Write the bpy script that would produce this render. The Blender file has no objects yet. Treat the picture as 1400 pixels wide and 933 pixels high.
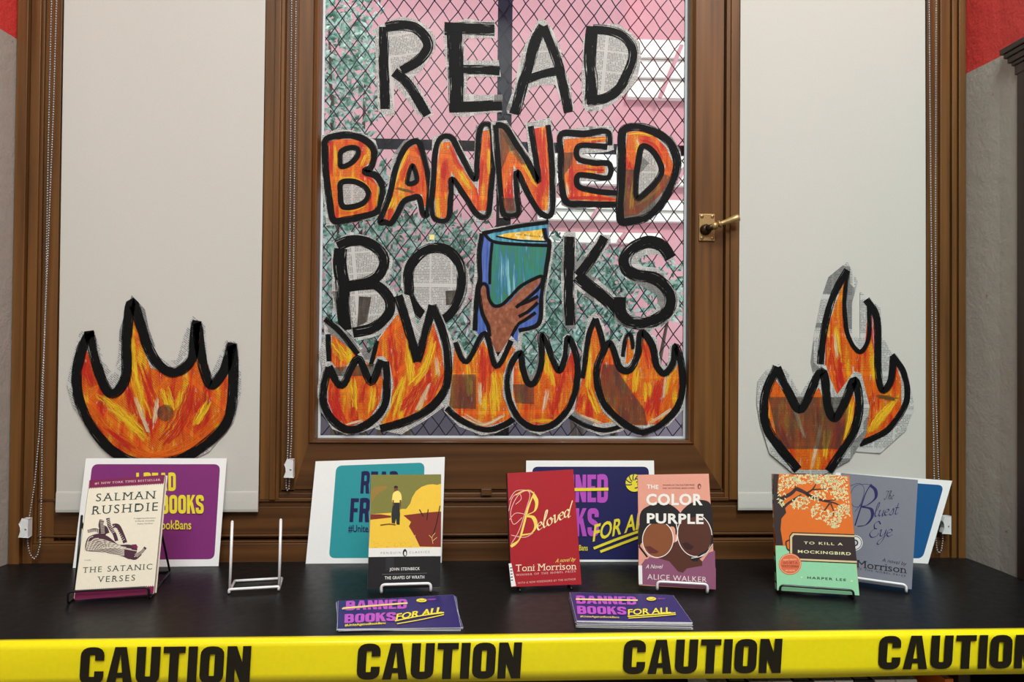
import bpy, bmesh, math, random
from mathutils import Vector, Matrix
from mathutils.geometry import tessellate_polygon
random.seed(7)
S = bpy.context.scene
COL = S.collection
R = math.radians

# ------------------------------------------------------------------ camera
F = 1010.0
CAM = Vector((0.0, -1.575, 0.445))
YAW, PITCH, ROLL = 3.0, 0.75, 0.5
_f0 = Vector((math.sin(R(YAW)), math.cos(R(YAW)), 0))
_r0 = Vector((math.cos(R(YAW)), -math.sin(R(YAW)), 0))
FWD = (_f0 * math.cos(R(PITCH)) + Vector((0, 0, 1)) * math.sin(R(PITCH))).normalized()
_u0 = _r0.cross(FWD).normalized()
UP = _u0 * math.cos(R(ROLL)) - _r0 * math.sin(R(ROLL))
RIGHT = _r0 * math.cos(R(ROLL)) + _u0 * math.sin(R(ROLL))
cd = bpy.data.cameras.new('camera')
cam = bpy.data.objects.new('camera', cd); COL.objects.link(cam)
cd.sensor_width = 36.0; cd.lens = 36.0 * F / 1400.0; cd.clip_start = 0.02; cd.clip_end = 200
m = Matrix((RIGHT, UP, -FWD)).transposed().to_4x4(); m.translation = CAM
cam.matrix_world = m
S.camera = cam

# ------------------------------------------------------------------ light
S.view_settings.view_transform = 'Standard'
S.view_settings.look = 'None'
S.view_settings.gamma = 1.0
S.view_settings.use_curve_mapping = False
S.view_settings.exposure = 0.0
W = bpy.data.worlds.new('sky'); S.world = W; W.use_nodes = True
W.node_tree.nodes['Background'].inputs[0].default_value = (0.86, 0.93, 1.0, 1)
W.node_tree.nodes['Background'].inputs[1].default_value = 1.15

def area(name, loc, target, sx, sy, power, col):
    l = bpy.data.lights.new(name, 'AREA'); l.shape = 'RECTANGLE'; l.size = sx; l.size_y = sy
    l.energy = power; l.color = col
    o = bpy.data.objects.new(name, l); COL.objects.link(o); o.location = loc
    o.rotation_euler = (Vector(target) - Vector(loc)).to_track_quat('-Z', 'Y').to_euler()
    return o
area('ceiling_light_front', (0.62, -1.75, 3.2), (0.55, -1.6, 0), 1.0, 0.5, 76, (0.86, 1.0, 0.98))
area('ceiling_light_rear', (0.25, -3.3, 3.2), (0.1, -2.6, 0.3), 2.0, 0.8, 130, (0.86, 1.0, 0.98))
sl = bpy.data.lights.new('sun', 'SUN'); sl.energy = 2.4; sl.angle = R(14); sl.color = (1.0, 0.96, 0.9)
so = bpy.data.objects.new('sun', sl); COL.objects.link(so); so.rotation_euler = Vector((-0.2, 0.75, -0.55)).to_track_quat('-Z', 'Y').to_euler()

# ------------------------------------------------------------------ pixel -> place
def ray(px, py):
    return (FWD * F + RIGHT * (px - 700.0) + UP * (466.5 - py)).normalized()
def onplane(px, py, p0, n):
    d = ray(px, py)
    return CAM + d * ((p0 - CAM).dot(n) / d.dot(n))
def PY(px, py, Y): return onplane(px, py, Vector((0, Y, 0)), Vector((0, 1, 0)))
def PZ(px, py, Z): return onplane(px, py, Vector((0, 0, Z)), Vector((0, 0, 1)))
def X(px, Y, py=400): return PY(px, py, Y).x
def Zof(py, Y, px=680): return PY(px, py, Y).z

# ------------------------------------------------------------------ materials
def lin(c):
    c = c / 255.0
    return c / 12.92 if c <= 0.04045 else ((c + 0.055) / 1.055) ** 2.4
def rgb(r, g, b): return (lin(r), lin(g), lin(b), 1)
MATS = {}
def newmat(name):
    mt = bpy.data.materials.new(name); mt.use_nodes = True; MATS[name] = mt
    nt = mt.node_tree; nt.nodes.clear()
    return mt, nt
class NT:
    def __init__(s, nt): s.nt = nt
    def n(s, t, **kw):
        nd = s.nt.nodes.new(t)
        for k, v in kw.items(): setattr(nd, k, v)
        return nd
    def put(s, sock, v):
        if hasattr(v, 'outputs'): v = v.outputs[0]
        if hasattr(v, 'is_output'): s.nt.links.new(v, sock)
        else: sock.default_value = v
    def math(s, op, a, b=0.0, clamp=False):
        nd = s.n('ShaderNodeMath', operation=op, use_clamp=clamp)
        s.put(nd.inputs[0], a); s.put(nd.inputs[1], b)
        return nd.outputs[0]
    def mix(s, fac, a, b, blend='MIX'):
        nd = s.n('ShaderNodeMix', data_type='RGBA', blend_type=blend)
        s.put(nd.inputs[0], fac); s.put(nd.inputs[6], a); s.put(nd.inputs[7], b)
        return nd.outputs[2]
    def mapping(s, vec, scale, rot=(0, 0, 0), loc=(0, 0, 0)):
        nd = s.n('ShaderNodeMapping'); s.put(nd.inputs[0], vec)
        nd.inputs['Scale'].default_value = scale; nd.inputs['Rotation'].default_value = rot; nd.inputs['Location'].default_value = loc
        return nd.outputs[0]
    def noise(s, vec, scale=1.0, detail=3.0, rough=0.5):
        nd = s.n('ShaderNodeTexNoise'); s.put(nd.inputs['Vector'], vec)
        nd.inputs['Scale'].default_value = scale; nd.inputs['Detail'].default_value = detail; nd.inputs['Roughness'].default_value = rough
        return nd.outputs[0]
    def ramp(s, fac, stops, interp='LINEAR'):
        nd = s.n('ShaderNodeValToRGB'); cr = nd.color_ramp; cr.interpolation = interp
        while len(cr.elements) < len(stops): cr.elements.new(0.5)
        for e, (p, c) in zip(cr.elements, stops): e.position = p; e.color = c
        s.put(nd.inputs[0], fac); return nd.outputs[0]
    def bsdf(s, col, rough=0.5, metal=0.0, spec=0.5, normal=None, coat=0.0):
        nd = s.n('ShaderNodeBsdfPrincipled')
        s.put(nd.inputs['Base Color'], col); s.put(nd.inputs['Roughness'], rough)
        nd.inputs['Metallic'].default_value = metal; nd.inputs['Specular IOR Level'].default_value = spec
        nd.inputs['Coat Weight'].default_value = coat; nd.inputs['Coat Roughness'].default_value = 0.2
        if normal is not None: s.put(nd.inputs['Normal'], normal)
        return nd.outputs[0]
    def bump(s, h, strength=0.3, dist=0.001):
        nd = s.n('ShaderNodeBump'); s.put(nd.inputs['Height'], h)
        nd.inputs['Strength'].default_value = strength; nd.inputs['Distance'].default_value = dist
        return nd.outputs[0]
    def out(s, sh):
        o = s.n('ShaderNodeOutputMaterial'); s.put(o.inputs[0], sh)
    def uv(s): return s.n('ShaderNodeTexCoord').outputs['UV']
    def obj(s): return s.n('ShaderNodeTexCoord').outputs['Object']
    def pos(s): return s.n('ShaderNodeNewGeometry').outputs['Position']
    def mixsh(s, fac, a, b):
        nd = s.n('ShaderNodeMixShader'); s.put(nd.inputs[0], fac); s.put(nd.inputs[1], a); s.put(nd.inputs[2], b)
        return nd.outputs[0]

def flat(name, c, rough=0.5, metal=0.0, spec=0.5, mottled=0.06, coat=0.0):
    if name in MATS: return MATS[name]
    mt, nt = newmat(name); N = NT(nt)
    c4 = rgb(*c)
    n = N.noise(N.pos(), 140.0, 2.0)
    dark = tuple(v * (1 - mottled) for v in c4[:3]) + (1,)
    lite = tuple(min(1, v * (1 + mottled)) for v in c4[:3]) + (1,)
    N.out(N.bsdf(N.mix(n, dark, lite), rough, metal, spec, coat=coat))
    return mt
def ink(r, g, b):            # printed colour on paper
    return flat('ink_%02x%02x%02x' % (r, g, b), (r, g, b), 0.42, 0, 0.4, 0.04)

def wood(name, scale, dark, mid, lite, rough=0.42):
    mt, nt = newmat(name); N = NT(nt); p = N.pos()
    g = N.noise(N.mapping(p, scale), 1.0, 6.0, 0.65)
    fine = N.noise(N.mapping(p, tuple(v * 4 for v in scale)), 1.0, 4.0, 0.7)
    c = N.ramp(g, [(0.28, rgb(*dark)), (0.5, rgb(*mid)), (0.75, rgb(*lite))])
    c = N.mix(N.math('MULTIPLY', fine, 0.72), c, rgb(*[int(v * 0.7) for v in dark]))
    N.out(N.bsdf(c, rough, 0, 0.4, N.bump(fine, 0.12, 0.0006)))
    return mt
WV = wood('oak_vertical', (60, 60, 2.2), (78, 48, 20), (122, 79, 36), (150, 102, 50))
WH = wood('oak_horizontal', (2.2, 60, 60), (66, 39, 18), (102, 64, 31), (128, 83, 42))
WD = wood('dark_walnut', (60, 60, 2.5), (38, 27, 21), (60, 44, 34), (78, 58, 46))

def plaster(name, c, bump=0.5, sc=26, spot=0.12):
    mt, nt = newmat(name); N = NT(nt); p = N.pos()
    n = N.noise(p, sc, 5.0, 0.6); n2 = N.noise(p, sc * 5, 4.0, 0.6)
    c4 = rgb(*c); d = tuple(v * (1 - spot) for v in c4[:3]) + (1,)
    col = N.mix(n, d, c4)
    chip = N.math('GREATER_THAN', N.noise(p, 38, 3.0), 0.73)
    col = N.mix(N.math('MULTIPLY', chip, 0.5), col, rgb(110, 92, 80))
    h = N.math('ADD', n, N.math('MULTIPLY', n2, 0.4))
    N.out(N.bsdf(col, 0.55, 0, 0.3, N.bump(h, bump, 0.004)))
    return mt
P_GREY = plaster('grey_paint', (168, 162, 153)); P_RED = plaster('red_paint', (205, 62, 58), 0.7, 34)

# newsprint ------------------------------------------------------------------
def news_color(N, uv):
    sep = N.n('ShaderNodeSeparateXYZ'); N.put(sep.inputs[0], uv)
    u, v = sep.outputs[0], sep.outputs[1]
    vv = N.math('DIVIDE', v, 0.0036)
    row = N.math('FLOOR', vv)
    line = N.math('LESS_THAN', N.math('FRACT', vv), 0.55)
    cmb = N.n('ShaderNodeCombineXYZ'); N.put(cmb.inputs[0], N.math('MULTIPLY', u, 420.0)); N.put(cmb.inputs[1], N.math('MULTIPLY', row, 7.3))
    word = N.math('GREATER_THAN', N.noise(cmb, 1.0, 1.0), 0.43)
    colm = N.math('GREATER_THAN', N.math('FRACT', N.math('DIVIDE', u, 0.046)), 0.08)
    para = N.math('GREATER_THAN', N.math('FRACT', N.math('DIVIDE', v, 0.083)), 0.1)
    inkm = N.math('MULTIPLY', N.math('MULTIPLY', line, word), N.math('MULTIPLY', colm, para))
    vor = N.n('ShaderNodeTexVoronoi', distance='CHEBYCHEV'); N.put(vor.inputs['Vector'], uv); vor.inputs['Scale'].default_value = 13.0
    vs = N.n('ShaderNodeSeparateColor'); N.put(vs.inputs[0], vor.outputs['Color'])
    photo = N.math('GREATER_THAN', vs.outputs[0], 0.87)
    base = N.mix(N.noise(uv, 25, 2.0), rgb(212, 211, 207), rgb(236, 235, 232))
    c = N.mix(N.math('MULTIPLY', inkm, 0.55), base, rgb(48, 48, 50))
    c = N.mix(N.math('MULTIPLY', photo, 0.6), c, rgb(84, 84, 84))
    return c, inkm
def backlit(N, col, sh, fac):
    t = N.n('ShaderNodeBsdfTranslucent'); N.put(t.inputs[0], col)
    return N.mixsh(fac, sh, t.outputs[0])
mt, nt = newmat('newsprint'); N = NT(nt); c, _ = news_color(N, N.uv())
N.out(backlit(N, c, N.bsdf(c, 0.8, 0, 0.2), 0.32)); NEWS = mt
mt, nt = newmat('flame_paint'); N = NT(nt); uv = N.uv()
pos = N.pos()
s1 = N.noise(N.mapping(pos, (46, 1, 8)), 1.0, 3.0, 0.55)
s2 = N.noise(N.mapping(pos, (80, 1, 11), loc=(3, 2, 8)), 1.0, 3.0, 0.6)
fc = N.ramp(s1, [(0.30, rgb(196, 28, 22)), (0.40, rgb(222, 56, 24)), (0.47, rgb(240, 104, 24)), (0.57, rgb(242, 120, 26)), (0.63, rgb(246, 176, 30)), (0.72, rgb(248, 214, 40))])
fc = N.mix(N.math('MULTIPLY', N.math('SUBTRACT', s2, 0.56, True), 4.5, True), fc, rgb(248, 200, 60))
fc = N.mix(N.math('MULTIPLY', N.math('SUBTRACT', 0.40, s2, True), 4.0, True), fc, rgb(206, 40, 36))
nc, nink = news_color(N, uv)
fc = N.mix(N.math('MULTIPLY', nink, 0.42), fc, rgb(110, 44, 16))
scuff = N.math('GREATER_THAN', N.noise(N.mapping(pos, (210, 1, 40), loc=(9, 1, 4)), 1.0, 3.0), 0.66)
fc = N.mix(N.math('MULTIPLY', scuff, 0.6), fc, nc)
N.out(backlit(N, fc, N.bsdf(fc, 0.5, 0, 0.4), 0.2)); FIRE = mt
mt, nt = newmat('black_brush_paint'); N = NT(nt); uv = N.uv()
sep = N.n('ShaderNodeSeparateXYZ'); N.put(sep.inputs[0], uv)
n = N.noise(N.mapping(uv, (16, 4.2, 1)), 1.0, 4.0, 0.65)
a = N.math('ADD', N.math('MULTIPLY', N.math('SUBTRACT', 1.0, N.math('ABSOLUTE', sep.outputs[1])), 1.7), N.math('MULTIPLY', N.math('SUBTRACT', n, 0.45), 8.0))
a = N.math('MULTIPLY', a, 3.0, True)
tr = N.n('ShaderNodeBsdfTransparent')
bk = N.bsdf(N.mix(n, rgb(6, 6, 7), rgb(24, 24, 25)), 0.6, 0, 0.12)
N.out(N.mixsh(a, tr, bk)); BLACK = mt
mt, nt = newmat('dark_print_under_paint'); N = NT(nt)
n = N.noise(N.mapping(N.pos(), (50, 1, 14)), 1.0, 4.0)
tr = N.n('ShaderNodeBsdfTransparent')
N.out(N.mixsh(N.math('MULTIPLY', N.math('ADD', n, 0.05), 0.95, True), tr, N.bsdf(rgb(70, 60, 48), 0.6))); TINT = mt
def drybrush(name, c1_, c2_):
    mt, nt = newmat(name); N = NT(nt); uv = N.uv()
    sep = N.n('ShaderNodeSeparateXYZ'); N.put(sep.inputs[0], uv)
    n = N.noise(N.mapping(uv, (13, 4.0, 1)), 1.0, 4.0, 0.65)
    a = N.math('ADD', N.math('MULTIPLY', N.math('SUBTRACT', 1.0, N.math('ABSOLUTE', sep.outputs[1])), 1.5), N.math('MULTIPLY', N.math('SUBTRACT', n, 0.55), 9.0))
    a = N.math('MULTIPLY', N.math('MULTIPLY', a, 0.9, True), 0.85)
    N.out(N.mixsh(a, N.n('ShaderNodeBsdfTransparent'), N.bsdf(N.mix(n, rgb(*c1_), rgb(*c2_)), 0.5, 0, 0.35))); return mt
BR = {'y': drybrush('yellow_brush', (238, 168, 24), (250, 222, 50)), 'r': drybrush('red_brush', (176, 20, 20), (226, 52, 44)), 'o': drybrush('orange_brush', (226, 84, 20), (242, 124, 30)), 'w': drybrush('cream_brush', (222, 190, 140), (246, 232, 200)), 'n': drybrush('brown_brush', (84, 60, 34), (130, 92, 50))}
def streak(name, stops, sc=(160, 1, 12)):
    mt, nt = newmat(name); N = NT(nt)
    s = N.noise(N.mapping(N.pos(), sc), 1.0, 4.0, 0.6)
    N.out(N.bsdf(N.ramp(s, [(p, rgb(*c)) for p, c in stops]), 0.5)); return mt
COVERPAINT = streak('blue_green_paint', [(0.3, (20, 110, 120)), (0.42, (28, 130, 130)), (0.5, (44, 120, 72)), (0.57, (30, 110, 150)), (0.66, (130, 190, 190))], (75, 1, 6))
BLUEPAINT = streak('blue_paint', [(0.35, (44, 70, 150)), (0.6, (78, 110, 190))])
BROWNPAINT = streak('brown_skin_paint', [(0.3, (112, 58, 36)), (0.5, (142, 76, 46)), (0.72, (176, 116, 86))], (90, 1, 60))
YELLOWPAINT = streak('page_yellow_paint', [(0.35, (220, 150, 20)), (0.5, (235, 190, 50)), (0.65, (240, 225, 180))], (90, 1, 60))
TEALPAINT = streak('teal_paint', [(0.4, (40, 120, 150)), (0.6, (90, 170, 190))])

PAPER = flat('white_paper', (247, 247, 246), 0.6, 0, 0.3, 0.02)
PAGES = None
mt, nt = newmat('page_edges'); N = NT(nt)
s = N.noise(N.mapping(N.pos(), (900, 260, 3)), 1.0, 2.0)
N.out(N.bsdf(N.mix(s, rgb(196, 190, 178), rgb(238, 234, 224)), 0.75)); PAGES = mt
mt, nt = newmat('blind_fabric'); N = NT(nt); p = N.pos()
wv = N.noise(N.mapping(p, (900, 1, 260)), 1.0, 2.0); wv2 = N.noise(N.mapping(p, (260, 1, 900)), 1.0, 2.0)
h = N.math('ADD', wv, wv2)
c = N.mix(N.math('MULTIPLY', h, 0.5), rgb(212, 208, 200), rgb(234, 232, 226))
N.out(backlit(N, c, N.bsdf(c, 0.75, 0, 0.25, N.bump(h, 0.12, 0.0004)), 0.24)); BLIND = mt
mt, nt = newmat('black_counter'); N = NT(nt); p = N.pos()
n = N.noise(N.mapping(p, (3, 40, 40)), 1.0, 5.0, 0.6); n2 = N.noise(p, 60, 4.0)
sp = N.math('GREATER_THAN', N.noise(p, 160, 2.0), 0.76)
c = N.mix(n, rgb(12, 12, 13), rgb(24, 24, 25)); c = N.mix(N.math('MULTIPLY', sp, 0.35), c, rgb(110, 108, 104))
N.out(N.bsdf(c, N.math('ADD', 0.26, N.math('MULTIPLY', n2, 0.22)), 0, 0.16, N.bump(n, 0.08, 0.001))); COUNTER = mt
mt, nt = newmat('glass'); N = NT(nt)
fr = N.n('ShaderNodeFresnel'); fr.inputs[0].default_value = 1.45
tr = N.n('ShaderNodeBsdfTransparent'); tr.inputs[0].default_value = (0.95, 0.98, 0.97, 1)
gl = N.n('ShaderNodeBsdfGlossy'); gl.inputs['Roughness'].default_value = 0.02
N.out(N.mixsh(fr, tr, gl)); GLASS = mt
TAPE = flat('yellow_tape', (240, 222, 12), 0.28, 0, 0.5, 0.05, coat=0.3)
TAPEINK = flat('tape_black', (24, 20, 8), 0.35)
WIREW = flat('white_wire', (228, 228, 228), 0.3); WIREB = flat('black_wire', (16, 16, 17), 0.35)
PLASTIC = flat('white_plastic', (226, 226, 226), 0.35); STEEL = flat('steel_beads', (168, 166, 164), 0.32, 0.75)
BRASS = flat('aged_brass', (176, 146, 98), 0.4, 0.6, mottled=0.2); BRASSD = flat('dark_bronze', (72, 58, 42), 0.4, 0.9)
NAVY = flat('navy_steel', (36, 44, 76), 0.6, 0, 0.2); PINKW = None
FOAM = flat('putty', (208, 216, 220), 0.4)

# ------------------------------------------------------------------ object helpers
def tag(o, label, cat, group=None, kind=None):
    if label: o['label'] = label
    if cat: o['category'] = cat
    if group: o['group'] = group
    if kind: o['kind'] = kind
    return o
def empty(name, loc, label, cat, group=None):
    o = bpy.data.objects.new(name, None); COL.objects.link(o); o.location = loc; o.empty_display_size = 0.02
    return tag(o, label, cat, group)
def link(name, verts, faces, mats, midx=None, uvs=None, parent=None, origin=None, smooth=False):
    """verts in world space; parent: an unrotated object"""
    if parent is not None:
        o0 = Vector((0, 0, 0)); q = parent
        while q is not None: o0 += q.location; q = q.parent
        org = o0
    else:
        if origin is None:
            mn = Vector([min(v[i] for v in verts) for i in range(3)]); mx = Vector([max(v[i] for v in verts) for i in range(3)])
            origin = Vector(((mn.x + mx.x) / 2, (mn.y + mx.y) / 2, mn.z))
        org = Vector(origin)
    me = bpy.data.meshes.new(name)
    me.from_pydata([Vector(v) - org for v in verts], [], faces)
    for mm in (mats if isinstance(mats, list) else [mats]): me.materials.append(mm)
    if midx: me.polygons.foreach_set('material_index', midx)
    if uvs:
        ul = me.uv_layers.new(name='UVMap')
        for p in me.polygons:
            for li in p.loop_indices: ul.data[li].uv = uvs[me.loops[li].vertex_index]
    if smooth:
        me.polygons.foreach_set('use_smooth', [True] * len(me.polygons))
    me.update()
    o = bpy.data.objects.new(name, me); COL.objects.link(o)
    if parent is not None: o.parent = parent
    else: o.location = org
    return o
class MB:
    def __init__(s): s.v = []; s.f = []; s.m = []
    def add(s, v, f, mi=0):
        b = len(s.v); s.v += [Vector(q) for q in v]; s.f += [tuple(i + b for i in q) for q in f]; s.m += [mi] * len(f)
    def box(s, x0, x1, y0, y1, z0, z1, mi=0):
        s.add([(x0, y0, z0), (x1, y0, z0), (x1, y1, z0), (x0, y1, z0), (x0, y0, z1), (x1, y0, z1), (x1, y1, z1), (x0, y1, z1)],
              [(0, 3, 2, 1), (4, 5, 6, 7), (0, 1, 5, 4), (1, 2, 6, 5), (2, 3, 7, 6), (3, 0, 4, 7)], mi)
    def hexa(s, P, mi=0):   # 8 corners, bottom 4 then top 4
        s.add(P, [(0, 3, 2, 1), (4, 5, 6, 7), (0, 1, 5, 4), (1, 2, 6, 5), (2, 3, 7, 6), (3, 0, 4, 7)], mi)
    def prism(s, prof, a, b, axis, mi=0):
        """prof: closed 2D points; axis 'z': (x,y) swept in z; axis 'x': (y,z) swept in x"""
        n = len(prof)
        def mk(t):
            return [(p[0], p[1], t) if axis == 'z' else (t, p[0], p[1]) for p in prof]
        v = mk(a) + mk(b)
        f = [(i, (i + 1) % n, n + (i + 1) % n, n + i) for i in range(n)]
        s.add(v, f, mi)
        tri = tessellate_polygon([[Vector((p[0], p[1], 0)) for p in prof]])
        s.add(mk(a), tri, mi); s.add(mk(b), tri, mi)
    def tube(s, pts, r, seg=8, mi=0, closed=False, caps=True):
        pts = [Vector(p) for p in pts]; n = len(pts); rings = []
        up = None
        for i, p in enumerate(pts):
            if closed: t = (pts[(i + 1) % n] - pts[i - 1])
            else: t = pts[min(i + 1, n - 1)] - pts[max(i - 1, 0)]
            t.normalize()
            if up is None or abs(up.dot(t)) > 0.98:
                up = Vector((0, 0, 1)) if abs(t.z) < 0.9 else Vector((0, 1, 0))
            e1 = (up - t * up.dot(t)).normalized(); e2 = t.cross(e1); up = e1
            rr = r[i] if isinstance(r, (list, tuple)) else r
            rings.append([p + e1 * (rr * math.cos(2 * math.pi * k / seg)) + e2 * (rr * math.sin(2 * math.pi * k / seg)) for k in range(seg)])
        v = [q for rg in rings for q in rg]; f = []
        for i in range(n if closed else n - 1):
            j = (i + 1) % n
            for k in range(seg):
                f.append((i * seg + k, i * seg + (k + 1) % seg, j * seg + (k + 1) % seg, j * seg + k))
        if caps and not closed:
            f.append(tuple(range(seg))[::-1]); f.append(tuple((n - 1) * seg + k for k in range(seg)))
        s.add(v, f, mi)
    def ball(s, c, r, nu=8, nv=5, mi=0, sc=(1, 1, 1)):
        c = Vector(c); v = []; f = []
        for j in range(nv + 1):
            ph = math.pi * j / nv
            for i in range(nu):
                th = 2 * math.pi * i / nu
                v.append(c + Vector((r * sc[0] * math.sin(ph) * math.cos(th), r * sc[1] * math.sin(ph) * math.sin(th), r * sc[2] * math.cos(ph))))
        for j in range(nv):
            for i in range(nu):
                f.append((j * nu + i, (j + 1) * nu + i, (j + 1) * nu + (i + 1) % nu, j * nu + (i + 1) % nu))
        s.add(v, f, mi)
    def build(s, name, mats, parent=None, smooth=False, origin=None, bevel=0.0):
        o = link(name, s.v, s.f, mats, s.m, None, parent, origin, smooth)
        if bevel:
            b = o.modifiers.new('bevel', 'BEVEL'); b.width = bevel; b.segments = 2; b.limit_method = 'ANGLE'
        return o
def fillet(pts, r, n=5):
    """round the corners of an open 3D polyline"""
    pts = [Vector(p) for p in pts]; out = [pts[0]]
    for i in range(1, len(pts) - 1):
        a, b, c = pts[i - 1], pts[i], pts[i + 1]
        d1 = (a - b); d2 = (c - b); k = min(r, d1.length * 0.48, d2.length * 0.48)
        p = b + d1.normalized() * k; q = b + d2.normalized() * k
        for j in range(n + 1):
            t = j / n; out.append(p * (1 - t) ** 2 + b * (2 * t * (1 - t)) + q * t * t)
    out.append(pts[-1]); return out

# text outlines from the built-in font -----------------------------------------
_tc = {}
def glyphs(txt, bold=0.0, serif=False, space=1.0):
    key = (txt, bold, serif, space)
    if key in _tc: return _tc[key]
    cu = bpy.data.curves.new('lettering', 'FONT'); cu.body = txt; cu.offset = bold; cu.fill_mode = 'FRONT'; cu.resolution_u = 3; cu.space_character = space
    ob = bpy.data.objects.new('lettering', cu); COL.objects.link(ob)
    bpy.context.view_layer.update()
    me = bpy.data.meshes.new_from_object(ob.evaluated_get(bpy.context.evaluated_depsgraph_get()))
    v = [(p.co.x, p.co.y) for p in me.vertices]; f = [tuple(p.vertices) for p in me.polygons]
    if serif:
        cnt = {}
        for p in f:
            for i in range(len(p)):
                e = tuple(sorted((p[i], p[(i + 1) % len(p)]))); cnt[e] = cnt.get(e, 0) + 1
        top = max(y for x, y in v) if v else 1
        segs = {}
        for (a, b), k in cnt.items():
            if k != 1: continue
            (xa, ya), (xb, yb) = v[a], v[b]
            if abs(ya - yb) < 0.002: segs.setdefault(round(ya, 2), []).append((min(xa, xb), max(xa, xb), ya))
        for yk, L in segs.items():
            L.sort(); runs = []
            for x0, x1, y in L:
                if runs and x0 - runs[-1][1] < 0.003: runs[-1][1] = max(runs[-1][1], x1)
                else: runs.append([x0, x1, y])
            for x0, x1, y in runs:
                if not 0.03 < x1 - x0 < 0.16: continue
                q = len(v); ss = 0.09; th = 0.055; sgn = 1 if y < 0.3 else -1
                v += [(x0 - ss, y), (x1 + ss, y), (x1 + ss * .8, y + sgn * th), (x0 - ss * .8, y + sgn * th)]; f.append((q, q + 1, q + 2, q + 3))
    bpy.data.objects.remove(ob); bpy.data.curves.remove(cu); bpy.data.meshes.remove(me)
    _tc[key] = (v, f); return v, f

def crom(pts, closed=False, n=7):
    pts = [tuple(map(float, p)) for p in pts]; m_ = len(pts); out = []
    if m_ < 3 and not closed:
        (x0, y0), (x1, y1) = pts[0], pts[-1]
        return [(x0 + (x1 - x0) * t / n, y0 + (y1 - y0) * t / n) for t in range(n + 1)]
    for i in range(m_ if closed else m_ - 1):
        g = lambda k: pts[k % m_] if closed else pts[max(0, min(m_ - 1, k))]
        p0, p1, p2, p3 = g(i - 1), g(i), g(i + 1), g(i + 2)
        for t in range(n):
            t = t / n
            out.append(tuple(0.5 * ((2 * p1[k]) + (-p0[k] + p2[k]) * t + (2 * p0[k] - 5 * p1[k] + 4 * p2[k] - p3[k]) * t * t + (-p0[k] + 3 * p1[k] - 3 * p2[k] + p3[k]) * t ** 3) for k in range(2)))
    out.append(pts[0] if closed else pts[-1]); return out

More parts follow.
